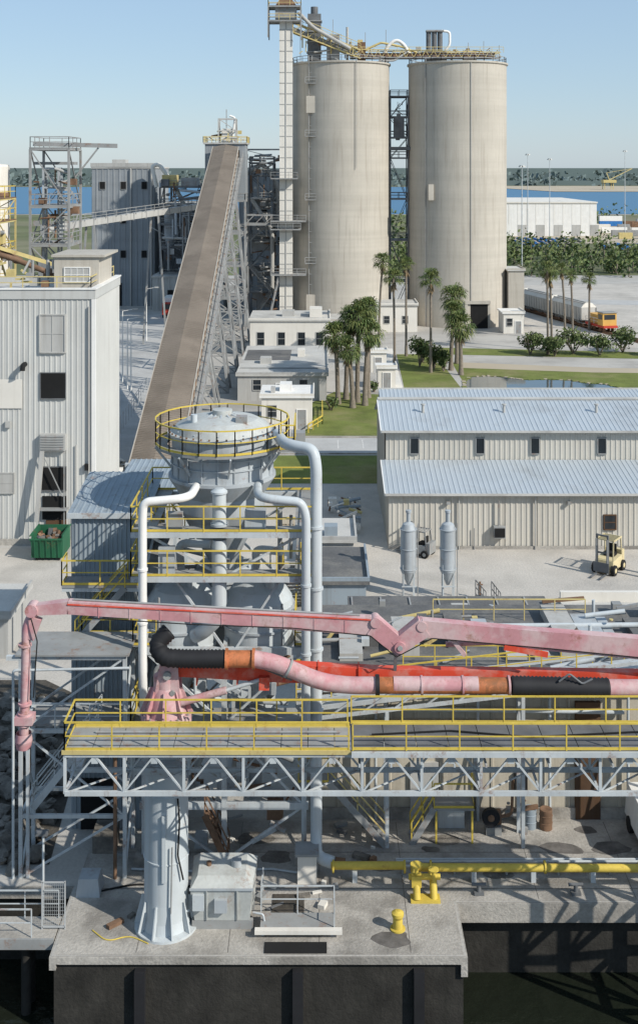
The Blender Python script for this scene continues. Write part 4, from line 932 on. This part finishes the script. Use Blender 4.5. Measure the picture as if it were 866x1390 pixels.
for i in range(n):
    a_ = 2*math.pi*i/n; vs += [(cx+2.52*math.cos(a_),cy+2.52*math.sin(a_),17.5),(cx+rr*math.cos(a_),cy+rr*math.sin(a_),17.5),(cx+rr*math.cos(a_),cy+rr*math.sin(a_),17.38),(cx+2.52*math.cos(a_),cy+2.52*math.sin(a_),17.38)]
t.add(vs,[(4*i+k_,4*((i+1)%n)+k_,4*((i+1)%n)+(k_+1)%4,4*i+(k_+1)%4) for i in range(n) for k_ in range(4)],'steel_grey')
t.rail([(cx+rr*math.cos(2*math.pi*i/n),cy+rr*math.sin(2*math.pi*i/n),17.5) for i in range(n)],'yellow',closed=True,sp=1.0)
for i in range(8): a_ = i*math.pi/4+.2; t.beam((cx+rr*math.cos(a_),cy+rr*math.sin(a_),17.36),(cx+2.3*math.cos(a_),cy+2.3*math.sin(a_),16.4),.07,.1,'steel_white')
t.p('side_platform'); t.box(-1.9,-1.1,52.4,55,17.36,17.46,'steel_grey'); t.rail([(-1.7,52.4,17.46),(-1.1,52.4,17.46),(-1.1,55,17.46)],'yellow')
t.p('receivers')
for x, y in ((-6.15,52.9),(-2.7,52.9),(-4.5,56)):
    t.lathe(x,y,[(.01,11.65),(.6,11.6),(1.2,11.25),(1.5,10.8),(1.55,10.5),(1.55,8.9),(1.6,8.88),(1.6,8.75),(1.2,8.2),(.35,6.7),(.35,6.2)],'pipe_grey' if y < 55 else 'tank_grey',32)
    for z in (10.4,9.6): t.lathe(x,y,[(1.55,z),(1.63,z+.01),(1.63,z+.1),(1.55,z+.11)],'tank_grey',32)
    t.tube((x+.5,y-.6,11.3),(x+.5,y-.6,11.9),.22,'pipe_grey'); t.tube((x+.5,y-.6,11.9),(x+.5,y-.6,11.98),.32,'tank_grey')
t.p('lower_vessels')
for x in (-5.9,-2.9): t.lathe(x,53.8,[(.9,6.0),(.95,5.0),(.95,3.6),(.3,2.4),(.3,1.2)],'tank_grey',24)
t.p('centre_filter'); t.tube((-4.3,50.8,14.7),(-4.3,50.8,16.0),.3,'pipe_grey',18); t.tube((-4.3,50.8,14.6),(-4.3,50.8,14.7),.38,'tank_grey',18); t.lathe(-4.3,50.8,[(.36,16.0),(.36,16.08),(.2,16.2),(.01,16.22)],'pipe_grey',18)
t.tube((-4.3,50.8,11.2),(-4.3,50.8,14.0),.32,'pipe_grey',18); t.pipe([(-4.3,50.8,11.4),(-4.35,50.8,10.6),(-5.0,51.1,9.9),(-5.4,51.4,9.6)],.32,'pipe_grey')
t.p('ducts')
t.pipe([(-5.4,51.8,16.0),(-5.5,50.2,15.95),(-7.45,50.1,15.8),(-7.5,50.1,15.2),(-7.5,50.1,8.4),(-7.5,50.6,6.5)],.18,'white_paint',bend=.7,flange=3)
t.pipe([(-2.7,51.9,16.0),(-2.6,50.2,15.95),(-.75,50.1,15.8),(-.55,50.1,15.2),(-.55,50.1,6.4)],.19,'pipe_grey',bend=.7,flange=3.4)
t.pipe([(-1.9,53.4,17.95),(-1.5,51.4,17.95),(-.25,50.7,17.9),(-.12,50.55,17.2),(-.12,50.4,1.6),(-.12,50.0,.75),(.6,49.8,.62)],.25,'pipe_grey',bend=.8,flange=3.1)
t.pipe([(-2.8,53.2,11.6),(-2.8,52,13.2),(-1.6,51.6,13.2)],.18,'pipe_grey'); t.pipe([(-6.2,53.2,11.6),(-6.2,52.2,13.4),(-4.8,52,13.4)],.18,'pipe_grey')
t.pipe([(-7.0,50.4,2),(-7.0,50.4,8.6),(-6.2,50.4,9.0),(-6.2,51,9.0)],.09,'steel_grey',n=8)
for x in (-6.9,-1.6): t.tube((x,50.8,9.4),(x,50.8,R.uniform(11,12)),.05,'steel_grey',6)
t.p('stairs'); t.stairs((-1.2,55.8,9.3),(-1.2,52.2,12.4),.8,'steel_grey','yellow'); t.stairs((-7.0,56.0,12.5),(-7.0,52,14.3),.8,'steel_grey','yellow'); t.stairs((-3.9,50.9,.1),(-4.9,50.9,2.2),.7,'rusty','rusty'); t.stairs((-6.8,56.2,6.1),(-6.8,52,9.2),.8,'steel_grey','yellow')
t.p('cabinets'); t.box(-6.9,-6.2,50.6,50.9,12.55,13.7,'tank_grey'); t.box(-3.2,-2.3,50.8,51.25,14.45,15.2,'tank_grey'); t.box(-6.6,-5.9,50.8,51.2,14.45,15.1,'steel_grey')
t.p('small_pipework'); t.clutter(XL+.3,XR-.3,51.2,53,6.2,8.6,26,['steel_grey','pipe_grey','rusty','tank_grey'],.2,.7); t.clutter(XL+.3,XR-.3,55,56.6,9.5,17,24,['steel_grey','pipe_grey','tank_grey'],.2,.7); t.clutter(XL+.3,XR-.5,51,56,.2,4.5,34,['steel_grey','pipe_grey','rusty','tank_grey'],.25,.8)
t.p('base_plinths')
for x in (XL,-4.1,XR):
    for y in (YF,YB): t.box(x-.4,x+.4,y-.4,y+.4,0,.35,'dock_concrete')
t.done()

# ------------------------------------------------------------ column + crane
c = Ob('crane_pedestal_column'); px_, py_ = -6.05, 46.7
c.p('shaft'); c.lathe(px_,py_,[(.98,.12),(.9,.5),(.87,1.2),(.87,8.0)],'pipe_grey',32); c.p('base'); c.lathe(px_,py_,[(1.25,0),(1.25,.1),(.98,.12)],'pipe_grey',24)
for i in range(10): a_ = i*math.pi/5; c.beam((px_+1.15*math.cos(a_),py_+1.15*math.sin(a_),.1),(px_+.86*math.cos(a_),py_+.86*math.sin(a_),1.2),.05,.22,'pipe_grey')
for z in (2.8,5.4): c.lathe(px_,py_,[(.87,z),(.9,z+.01),(.9,z+.06),(.87,z+.07)],'pipe_grey',32)
c.p('cables'); c.box(px_-.05,px_+.1,py_-.96,py_-.86,2.2,4.8,'pipe_grey'); c.pipe([(px_+.55,py_-.78,5.4),(px_+.62,py_-.82,4.5),(px_+.55,py_-.8,3.2),(px_+.75,py_-.7,2.2)],.035,'dark',n=8); c.pipe([(px_+.3,py_-.95,1.0),(px_+.35,py_-.95,3.6)],.03,'steel_grey',n=6)
c.done()
k = Ob('loading_boom_crane')
k.p('turret'); k.lathe(px_,py_,[(.92,7.95),(1.0,7.96),(1.0,8.15),(.95,8.16),(.95,8.25),(1.0,8.26),(1.0,8.42),(.8,8.43),(.62,9.2),(.5,9.5),(.5,9.9),(.01,9.9)],'crane_pink',28)
for i in range(8): a_ = i*math.pi/4; k.beam((px_+.98*math.cos(a_),py_+.98*math.sin(a_),8.42),(px_+.55*math.cos(a_),py_+.55*math.sin(a_),9.4),.06,.18,'crane_pink')
for i in range(20): a_ = i*math.pi/10; k.box(px_+.93*math.cos(a_)-.03,px_+.93*math.cos(a_)+.03,py_+.93*math.sin(a_)-.03,py_+.93*math.sin(a_)+.03,8.42,8.5,'steel_grey')
for dy in (-.45,.4): k.hexa([(px_-.45,py_+dy,9.0),(px_+.6,py_+dy,9.0),(px_+.6,py_+dy+.07,9.0),(px_-.45,py_+dy+.07,9.0)],[(px_-.2,py_+dy,10.5),(px_+.5,py_+dy,10.6),(px_+.5,py_+dy+.07,10.6),(px_-.2,py_+dy+.07,10.5)],'crane_pink')
k.tube((px_+.1,py_-.6,10.1),(px_+.1,py_+.6,10.1),.16,'steel_grey'); k.tube((px_+.3,py_-.55,9.4),(px_+.3,py_-.4,9.4),.1,'steel_grey')
k.p('lower_boom')
k.beam((px_-.1,py_,10.35),(px_+4.6,py_,10.05),.55,.74,'crane_red',.5,.7); k.beam((px_+4.6,py_,10.05),(px_+8.6,py_,9.9),.5,.7,'crane_red',.42,.6); k.beam((px_+8.6,py_,9.9),(19,py_,9.75),.42,.6,'crane_red',.35,.5)
for i in range(5): x = px_+1.2+i*1.6; k.box(x,x+.05,py_-.29,py_+.29,9.6,10.58-.07*i,'crane_red')
k.beam((px_+3.6,py_-.3,10.55),(px_+4.6,py_-.3,10.1),.12,.4,'crane_red')
k.p('hydraulic_cylinder'); k.tube((px_+.4,py_-.35,8.9),(px_+2.4,py_-.35,9.45),.15,'crane_pink'); k.tube((px_+2.4,py_-.35,9.45),(px_+3.9,py_-.35,9.9),.08,'steel_white'); k.box(px_+3.7,px_+4.1,py_-.5,py_+.4,9.5,10.0,'crane_red')
k.tube((px_+3.4,py_-.4,10.55),(px_+5.0,py_-.4,9.9),.07,'steel_dark')
k.p('upper_boom')
UB = [(-11.0,46.1,12.75,.38),(-9.8,46.1,12.85,.48),(-4,46.1,12.5,.52),(2.1,46.1,12.1,.68)]
for (xa,ya,za,ha),(xb,yb,zb,hb) in zip(UB,UB[1:]): k.beam((xa,ya,za),(xb,yb,zb),.42,ha,'crane_pink',.42,hb)
k.beam((-9.8,45.87,13.0),(2.0,45.87,12.4),.03,.05,'crane_red'); k.tube((-9.6,46.1,13.12),(1.6,46.1,12.5),.04,'steel_grey')
k.beam((2.1,46.1,12.15),(3.3,46.1,11.2),.5,.75,'crane_pink',.5,.6); k.beam((3.0,46.1,11.3),(4.1,46.1,12.1),.52,.6,'crane_pink',.52,.75); k.tube((3.15,45.75,11.35),(3.15,46.45,11.35),.22,'crane_pink'); k.tube((2.2,45.8,12.3),(2.2,46.4,12.3),.2,'crane_pink'); k.tube((4.0,45.8,12.15),(4.0,46.4,12.15),.2,'crane_pink'); k.tube((3.15,45.7,11.35),(3.15,45.76,11.35),.1,'steel_grey')
k.beam((4.0,46.1,12.05),(8.5,46.1,11.6),.46,.62,'crane_pink',.46,.72); k.beam((8.5,46.1,11.6),(19,46.1,10.7),.46,.72,'crane_pink',.5,.9)
for i in range(9): x = -8.6+i*1.2; z_ = 12.78-(x+9.8)*.06; k.box(x,x+.03,45.87,46.33,z_-.27,z_+.25,'crane_pink')
k.beam((7.2,45.85,11.35),(8.9,45.85,11.05),.1,.2,'crane_red'); k.tube((5.0,46.5,11.2),(7.4,46.5,11.3),.1,'crane_pink'); k.beam((5.2,46.1,11.6),(5.7,46.1,10.95),.3,.15,'crane_pink')
k.beam((3.0,46.1,10.95),(3.0,46.7,9.9),.12,.12,'steel_grey'); k.pipe([(-9,45.82,12.5),(-5,45.82,12.25),(-1,45.82,12.1),(2,45.82,11.8),(3,45.75,11.0),(4.4,45.82,11.7),(9,45.82,11.3),(18,45.82,10.4)],.022,'dark',n=5)
k.p('tip_drop_pipe'); k.tube((-11.2,45.8,12.75),(-11.2,46.4,12.75),.25,'crane_pink'); k.pipe([(-11.0,46.1,12.8),(-11.35,46.1,12.3),(-11.45,46.1,11.9),(-11.5,46.1,9.2),(-11.55,46.1,7.6)],.18,'crane_pink',bend=.4); k.beam((-11.0,46.1,12.4),(-11.3,46.1,11.6),.3,.35,'crane_pink')
for z in (11.3,9.0,8.6,8.2): k.tube((-11.5,46.1,z),(-11.5,46.1,z+.08),.27,'crane_pink')
k.box(-11.85,-11.15,45.8,46.4,8.3,8.6,'crane_pink'); k.lathe(-11.55,46.1,[(.3,7.9),(.34,7.6),(.28,7.3),(.01,7.3)],'crane_pink',16); k.pipe([(-11.2,45.8,12.5),(-10.95,45.8,11.6),(-11.1,45.8,9.4)],.025,'dark',n=6)
k.p('transfer_pipe')
yp = 45.95
k.pipe([(-5.9,yp+.5,11.75),(-6.4,yp+.3,11.3),(-6.1,yp,10.9),(-5.2,yp,10.85),(-3.6,yp,10.85)],.32,'rubber',bend=.6,rib=.14,n=16,ribd=.14)
k.tube((-3.6,yp,10.85),(-2.55,yp,10.85),.32,'crane_orange',20); k.pipe([(-2.55,yp,10.85),(-1.7,yp,10.7),(.0,yp,9.98),(1.0,yp,9.82),(2.2,yp,9.82)],.32,'crane_pink',bend=1.0,n=20)
for x in (-3.6,-2.55): k.tube((x-.05,yp,10.85),(x+.05,yp,10.85),.4,'crane_orange',20)
k.tube((2.2,yp,9.82),(2.35,yp,9.82),.4,'rubber',20); k.tube((2.35,yp,9.82),(7.4,yp,9.8),.31,'crane_orange',20); k.tube((2.9,yp-.01,9.85),(6.2,yp-.01,9.84),.312,'crane_pink',20); k.pipe([(7.5,yp,9.8),(11.3,yp,9.72)],.34,'rubber',rib=.15,n=16,ribd=.13); k.tube((11.3,yp,9.72),(19,yp,9.68),.32,'crane_pink',20)
for x in (4,5.6,7.4): k.tube((x-.04,yp,9.82),(x+.04,yp,9.82),.37,'crane_pink',20)
k.pipe([(9.3,yp-.3,10.1),(9.7,yp-.3,10.4),(10.2,yp-.3,10.0),(10.6,yp-.3,10.2)],.04,'steel_dark',n=6)
k.tube((-1.24,yp,10.5),(-1.16,yp,10.46),.37,'steel_grey',20)
k.done()

# ------------------------------------------------------------ truss walkway bridge
b = Ob('truss_walkway_bridge'); YF, YB = 43.6, 45.3; xa, xb = -9.4, 17.0
b.p('chords')
for y in (YF,YB):
    b.beam((xa,y,8.3),(xb,y,8.3),.13,.18,'steel_white'); b.beam((xa,y,6.85),(xb,y,6.85),.13,.16,'steel_white')
n = 12; dx = (xb-xa)/n
b.p('web')
for y in (YF,YB):
    for i in range(n+1): b.beam((xa+i*dx,y,6.85),(xa+i*dx,y,8.3),.1,.1,'steel_white')
    for i in range(n):
        x = xa+i*dx; b.beam((x,y,6.9),(x+dx/2,y,8.25),.065,.065,'steel_white'); b.beam((x+dx/2,y,8.25),(x+dx,y,6.9),.065,.065,'steel_white')
        b.box(x+dx/2-.12,x+dx/2+.12,y-.02,y+.02,7.95,8.2,'steel_white')
for i in range(n+1): b.beam((xa+i*dx,YF,6.85),(xa+i*dx,YB,6.85),.08,.08,'steel_white')
for i in range(n): b.beam((xa+i*dx,YF,6.85),(xa+(i+1)*dx,YB,6.85),.05,.05,'steel_white')
b.p('deck')
x = xa
while x < 1.1:
    b.box(x,x+.97,YF-.05,YB+.05,8.41,8.45,'steel_grey'); x += 1.0
b.box(xa-.1,1.2,YF-.12,YF-.06,8.33,8.49,'yellow_pale'); b.box(xa-.1,1.2,YB+.06,YB+.12,8.33,8.49,'yellow_pale')
b.p('plank_deck'); x = 1.25
while x < xb: b.box(x,x+1.17,YF-.15,YB+.3,8.43,8.5,'steel_dark'); x += 1.2
b.beam((1.2,YF-.2,8.38),(xb,YF-.2,8.38),.08,.2,'steel_white'); b.beam((1.2,YB+.35,8.38),(xb,YB+.35,8.38),.08,.2,'steel_white')
for i in range(14): X_ = 1.5+i*1.17; b.beam((X_,YF-.1,7.9),(X_,YB+.3,7.9),.07,.1,'steel_white')
b.p('handrails')
b.rail([(1.1,YF-.08,8.46),(xa,YF-.08,8.46),(xa,YB+.08,8.46),(1.1,YB+.08,8.46)],'yellow',sp=1.9,h=1.05); b.rail([(1.25,YF-.14,8.5),(xb,YF-.14,8.5)],'yellow',sp=2.1,h=1.0); b.rail([(1.25,YB+.28,8.5),(xb,YB+.28,8.5)],'yellow',sp=2.1,h=1.05)
b.p('deck_hoses')
b.pipe([(2,44.6,8.55),(5,44.9,8.55),(8,44.4,8.55),(12,44.8,8.55),(16,44.5,8.55)],.035,'dark',n=6); b.pipe([(-8.5,44.9,8.5),(-3,44.9,8.5),(.8,44.9,8.5)],.05,'steel_grey',n=6)
b.p('support_tower'); b.frame(15,17,43.8,46.8,[-4,0,3.4,6.7],'steel_white',.25,True)
b.p('cable_tray'); b.box(xa,xb,YB+.15,YB+.38,7.4,7.5,'steel_grey')
b.p('column_bracket'); b.box(px_-1.1,px_+1.1,45.4,45.8,6.6,6.95,'steel_white'); b.box(-9.6,-9.2,45.4,49.8,6.6,6.76,'steel_white')
b.done()

# ------------------------------------------------------------ dock-level equipment
o = Ob('yellow_fuel_pipe')
o.pipe([(.5,49.6,.62),(3.6,49.6,.62)],.16,'yellow'); o.pipe([(4.1,49.5,.6),(30,49.5,.5)],.16,'yellow')
for x in (.6,3.6,4.7,9.5,13.5): o.tube((x-.04,49.55,.61-(x-.5)*.003),(x+.04,49.55,.61-(x-.5)*.003),.25,'yellow')
o.p('supports')
for x in (1.5,6.5,9,11.5,14): o.box(x-.1,x+.1,49.4,49.75,0,.45,'steel_white')
o.p('valve_manifold')
o.tube((3.85,49.55,.6),(4.1,49.55,.6),.2,'yellow'); o.pipe([(4.0,49.4,.65),(4.0,48.4,.65),(4.0,48.1,.1)],.15,'yellow'); o.pipe([(4.7,49.4,.6),(4.7,48.5,.6),(4.7,48.2,.05)],.15,'yellow'); o.box(3.75,4.95,48.0,48.5,.0,.12,'yellow')
o.tube((3.7,48.6,.75),(5.0,48.6,.75),.12,'yellow'); o.tube((4.0,48.4,.7),(4.0,48.4,1.35),.07,'yellow'); o.tube((4.0,48.4,1.35),(4.0,48.4,1.39),.25,'yellow',16); o.tube((4.7,48.4,.7),(4.7,48.4,1.15),.07,'yellow'); o.tube((4.7,48.4,1.15),(4.7,48.4,1.19),.22,'yellow',16); o.box(3.8,4.2,48.25,48.6,.5,.95,'yellow')
o.done()
o = Ob('service_pipes')
for dy, z in ((.5,.3),(.75,.35),(1.0,.3)): o.pipe([(3.3,49.6+dy,z),(30,49.6+dy,z)],.05,'pipe_grey',n=8)
for i in range(10): o.box(3.5+i*2.2,3.6+i*2.2,49.95,50.75,0,.28,'steel_grey')
o.done()
o = Ob('mooring_bollard'); o.lathe(3.1,46.4,[(.3,0),(.3,.06),(.2,.08),(.19,.45),(.24,.55),(.24,.66),(.1,.74),(.01,.75)],'yellow',18); o.done()
for x in (6.6,10.6):
    o = Ob('dock_cleat'); o.box(x-.2,x+.2,48.5,48.8,.01,.12,'steel_dark'); o.tube((x,48.65,.1),(x,48.65,.4),.09,'steel_dark'); o.tube((x-.3,48.65,.4),(x+.3,48.65,.4),.07,'steel_dark'); o.done()
o = Ob('hydraulic_tank_cabinet')
o.p('tank'); o.hexa([(-4.9,46.4,.35),(-2.75,46.4,.35),(-2.6,47.9,.35),(-5.0,47.9,.35)],[(-5.05,46.2,1.7),(-2.6,46.2,1.7),(-2.5,48.1,1.9),(-5.1,48.1,1.9)],'tank_lid'); o.hexa([(-5.03,46.22,1.71),(-2.62,46.22,1.71),(-2.52,48.08,1.91),(-5.08,48.08,1.91)],[(-4.8,46.6,2.0),(-2.9,46.6,2.0),(-2.9,47.9,2.15),(-4.8,47.9,2.15)],'tank_lid')
o.p('edge_rim'); o.beam((-5.08,46.17,1.7),(-2.57,46.17,1.7),.05,.08,'tank_grey'); o.tube((-3.3,47.2,2.05),(-3.3,47.2,2.3),.2,'tank_grey',16); o.tube((-4.4,47.2,2.05),(-4.4,47.2,2.2),.1,'rusty',12)
o.p('ribs')
for x in (-4.4,-3.2): o.beam((x,46.36,.4),(x,46.18,1.65),.05,.06,'tank_lid')
o.p('panel'); o.box(-4.1,-3.6,46.12,46.3,.8,1.3,'tank_grey'); o.box(-4.95,-4.5,46.1,46.25,.9,1.5,'pipe_grey'); o.pipe([(-5.1,46.3,.8),(-5.5,46.2,.8),(-5.6,46.3,1.4),(-5.2,46.6,1.8)],.05,'pipe_grey',n=8); o.pipe([(-2.6,46.5,.6),(-2.2,46.4,.6),(-2.1,46.4,.05)],.04,'pipe_grey',n=8)
o.p('skid'); o.box(-5,-2.6,46.4,46.6,0,.34,'steel_grey'); o.box(-5,-2.6,47.6,47.8,0,.34,'steel_grey')
o.done()
o = Ob('gangway_landing')
o.p('deck'); o.box(-2.3,.6,46.0,46.9,.28,.34,'steel_grey'); o.box(-2.5,.9,45.75,45.99,.2,.345,'white_wall'); o.p('railings'); o.rail([(-2.3,46.85,.34),(.6,46.85,.34),(.6,46,.34)],'steel_white',kick=False,w=.04); o.rail([(-2.3,48.6,.01),(-2.3,46.9,.34)],'steel_white',kick=False,w=.04)
o.p('legs')
for x in (-2.2,.5):
    for y in (46.05,46.85): o.beam((x,y,0),(x,y,.28),.1,.1,'steel_white')
o.p('hatch'); o.box(-2.1,.3,44.95,45.6,.016,.03,'dark'); o.box(-1.9,-.6,47.4,48.6,.016,.04,'dark_earth'); o.done()
o = Ob('pipe_support_post'); o.box(-.9,-.1,49.3,50.1,0,1.2,'white_wall'); o.box(-1.0,0,49.2,50.2,1.2,1.3,'steel_grey'); o.done()
o = Ob('dock_hardware')
for i in range(26):
    x = R.uniform(-9.6,3.4); y = R.uniform(46.8,53.6)
    if -7.5 < x < -4.8 and y < 48: continue
    sz = R.uniform(.1,.32); o.beam((x,y,.01+sz*.3),(x+R.uniform(-.7,.7),y+R.uniform(-.5,.5),.02+sz*.3),sz,sz*.6,R.choice(['rusty','steel_grey','rock','white_wall','steel_dark']))
o.pipe([(-8,50.3,.06),(-5,50.1,.06),(-2,50.3,.06),(-.6,49.9,.1)],.05,'pipe_grey',n=6); o.pipe([(-9,48.8,.05),(-7.6,49.3,.05),(-6,49.0,.05),(-3,49.5,.05)],.04,'dark',n=6,bend=.6)
o.done()
o = Ob('left_jetty')
o.p('deck'); o.box(-16,-10.3,45.8,47.2,-.15,.0,'dock_concrete'); o.box(-16,-10.3,45.7,45.79,-.35,.05,'steel_grey'); o.p('piles')
for x in (-15.5,-13.5,-11.5): o.tube((x,46.3,-4),(x,46.3,-.15),.2,'quay_face'); o.tube((x,47,-4),(x,47,-.15),.2,'quay_face')
o.p('gate')
for x in (-10.9,-10.0): o.beam((x,46.4,0),(x,46.4,1.9),.05,.05,'mesh_wire')
o.beam((-10.9,46.4,1.85),(-10.0,46.4,1.85),.05,.05,'mesh_wire'); o.beam((-10.9,46.4,.1),(-10,46.4,.1),.05,.05,'mesh_wire')
for i in range(12): o.beam((-10.9+i*.08,46.4,.1),(-10.9+i*.08,46.4,1.85),.01,.01,'mesh_wire'); o.beam((-10.9,46.4,.15+i*.145),(-10,46.4,.15+i*.145),.01,.01,'mesh_wire')
o.p('railing'); o.rail([(-15.8,47.1,0),(-10.4,47.1,0)],'steel_white',kick=False,w=.04); o.rail([(-15.8,45.9,0),(-11.2,45.9,0)],'steel_white',kick=False,w=.04); o.done()
o = Ob('dock_lamp_post'); o.tube((-11.0,47.0,0),(-11.0,47.0,3.4),.05,'steel_white',8); o.box(-11.3,-10.8,46.85,47.15,3.4,3.52,'steel_dark'); o.done()
o = Ob('concrete_block'); o.box(-9.9,-8.9,51.5,52.6,0,.9,'rock'); o.hexa([(-10.0,48.4,0),(-9.0,48.4,0),(-9.0,49.4,0),(-10.0,49.4,0)],[(-9.9,48.5,.7),(-9.1,48.5,.7),(-9.1,49.3,.7),(-9.9,49.3,.7)],'tank_grey'); o.done()
o = Ob('rope'); o.pipe([(-8.9,46.3,.03),(-8.2,45.6,.03),(-7.4,46.0,.03),(-6.6,45.5,.03)],.025,'yellow',n=6,bend=.4); o.done()
o = Ob('rock_revetment')
def rockm(o,c,r,m):
    vs=[];fs=[]; n1,n2=6,8
    for i in range(n1+1):
        for j in range(n2):
            th=math.pi*i/n1; ph=2*math.pi*j/n2
            v=Vector((math.sin(th)*math.cos(ph),math.sin(th)*math.sin(ph),math.cos(th)*.7)); v*= r*(.8+.5*noise.noise(v*1.6+Vector(c)*3)); vs.append(v+Vector(c))
    for i in range(n1):
        for j in range(n2): fs.append((i*n2+j,(i+1)*n2+j,(i+1)*n2+(j+1)%n2,i*n2+(j+1)%n2))
    o.add(vs,fs,m)
for i in range(420): rockm(o,(R.uniform(-22,-12.2),R.uniform(50,67),R.uniform(0,.35)),R.uniform(.2,.7),R.choice(['rock','dark_earth','rock']))
o.done()
o = Ob('access_stair'); o.stairs((3.0,52.4,0),(.4,52.4,2.9),.9,'steel_grey','yellow_pale'); o.box(-.9,.4,51.9,52.9,2.8,2.9,'steel_grey'); o.rail([(-.9,51.9,2.9),(.4,51.9,2.9)],'yellow'); o.done()
o = Ob('yellow_platform_stair'); o.stairs((4.1,52.6,0),(5.1,52.6,1.6),.8,'steel_grey','yellow'); o.box(5.1,6.9,52.2,53.4,1.5,1.6,'steel_grey'); o.rail([(5.1,52.2,1.6),(6.9,52.2,1.6),(6.9,53.4,1.6)],'yellow')
for x in (5.2,6.8): o.beam((x,52.3,0),(x,52.3,1.5),.08,.08,'yellow')
o.done()
o = Ob('compressor_unit'); o.p('body').box(5.4,6.6,53.5,54.1,0,1.2,'pipe_grey'); o.p('motor').tube((7.5,53.2,.7),(8.2,53.2,.7),.32,'rusty',16); o.box(7.5,8.2,52.9,53.5,0,.35,'steel_grey'); o.p('hose_reel'); o.tube((7.7,52.9,.9),(7.7,52.7,.9),.4,'rubber',18); o.tube((7.7,52.7,.9),(7.7,52.66,.9),.15,'rusty',12); o.p('pipework').pipe([(8.2,53.2,.7),(8.7,53.2,.8),(8.8,53.5,2.2)],.07,'rusty',n=8); o.clutter(8.4,9.4,53,53.9,.1,1.0,8,['rusty','steel_grey'],.2,.5); o.done()
for x, y in ((9.6,53.6),(10.3,53.5)):
    o = Ob('drum'); o.lathe(x,y,[(.29,0),(.29,.28),(.31,.3),(.29,.32),(.29,.6),(.31,.62),(.29,.64),(.29,.88),(.27,.9),(.01,.88)],'blue_corr' if x < 10 else 'rusty',18); o.done()
o = Ob('white_van'); o.p('body').hexa([(14.0,50.2,.5),(15.6,50.2,.5),(15.6,54,.5),(14.0,54,.5)],[(14.1,50.6,1.9),(15.5,50.6,1.9),(15.5,53.9,1.9),(14.1,53.9,1.9)],'white_paint'); o.p('windscreen').hexa([(14.15,50.3,1.2),(15.45,50.3,1.2),(15.45,50.34,1.2),(14.15,50.34,1.2)],[(14.2,50.53,1.8),(15.4,50.53,1.8),(15.4,50.58,1.8),(14.2,50.58,1.8)],'glass'); o.p('wheels')
for x in (13.95,15.45):
    for y in (51,53.2): o.tube((x,y,.35),(x+.2,y,.35),.35,'tire')
o.done()

# ------------------------------------------------------------ light, sky, camera
el = math.radians(36); hx, hy = .82, -.57; hn = math.hypot(hx, hy); hx /= hn; hy /= hn
sd = Vector((hx*math.cos(el), hy*math.cos(el), math.sin(el)))
l = bpy.data.lights.new('sun', 'SUN'); l.energy = 4.8; l.angle = math.radians(.5); l.color = (1, .95, .865)
lo = bpy.data.objects.new('sun', l); COL.objects.link(lo); lo.rotation_euler = sd.to_track_quat('Z', 'Y').to_euler(); lo.location = (60, -40, 80)
wd = bpy.data.worlds.new("World"); scene.world = wd; wd.use_nodes = True
nt = wd.node_tree; bg = nt.nodes["Background"]; sk = nt.nodes.new("ShaderNodeTexSky"); sk.sky_type = 'NISHITA'; sk.sun_disc = False
sk.sun_elevation = el; sk.sun_rotation = math.atan2(hx, hy); sk.altitude = 0; sk.air_density = 1.0; sk.dust_density = .3; sk.ozone_density = 2.0
hz = nt.nodes.new("ShaderNodeMixRGB"); hz.inputs[0].default_value = .5
hz.inputs[2].default_value = (.46/.105, .66/.105, .90/.105, 1)   # pale coastal haze
nt.links.new(sk.outputs[0], hz.inputs[1]); nt.links.new(hz.outputs[0], bg.inputs[0]); bg.inputs[1].default_value = .105
cam = bpy.data.cameras.new('camera'); co = bpy.data.objects.new('camera', cam); COL.objects.link(co)
co.location = (0,0,30); co.rotation_euler = (math.radians(90), 0, 0)
cam.sensor_fit = 'HORIZONTAL'; cam.sensor_width = 36; cam.lens = 66.5; cam.shift_y = -467/866; cam.clip_end = 20000; cam.clip_start = .5
scene.camera = co
scene.view_settings.view_transform = 'Standard'; scene.view_settings.look = 'None'; scene.view_settings.exposure = 0
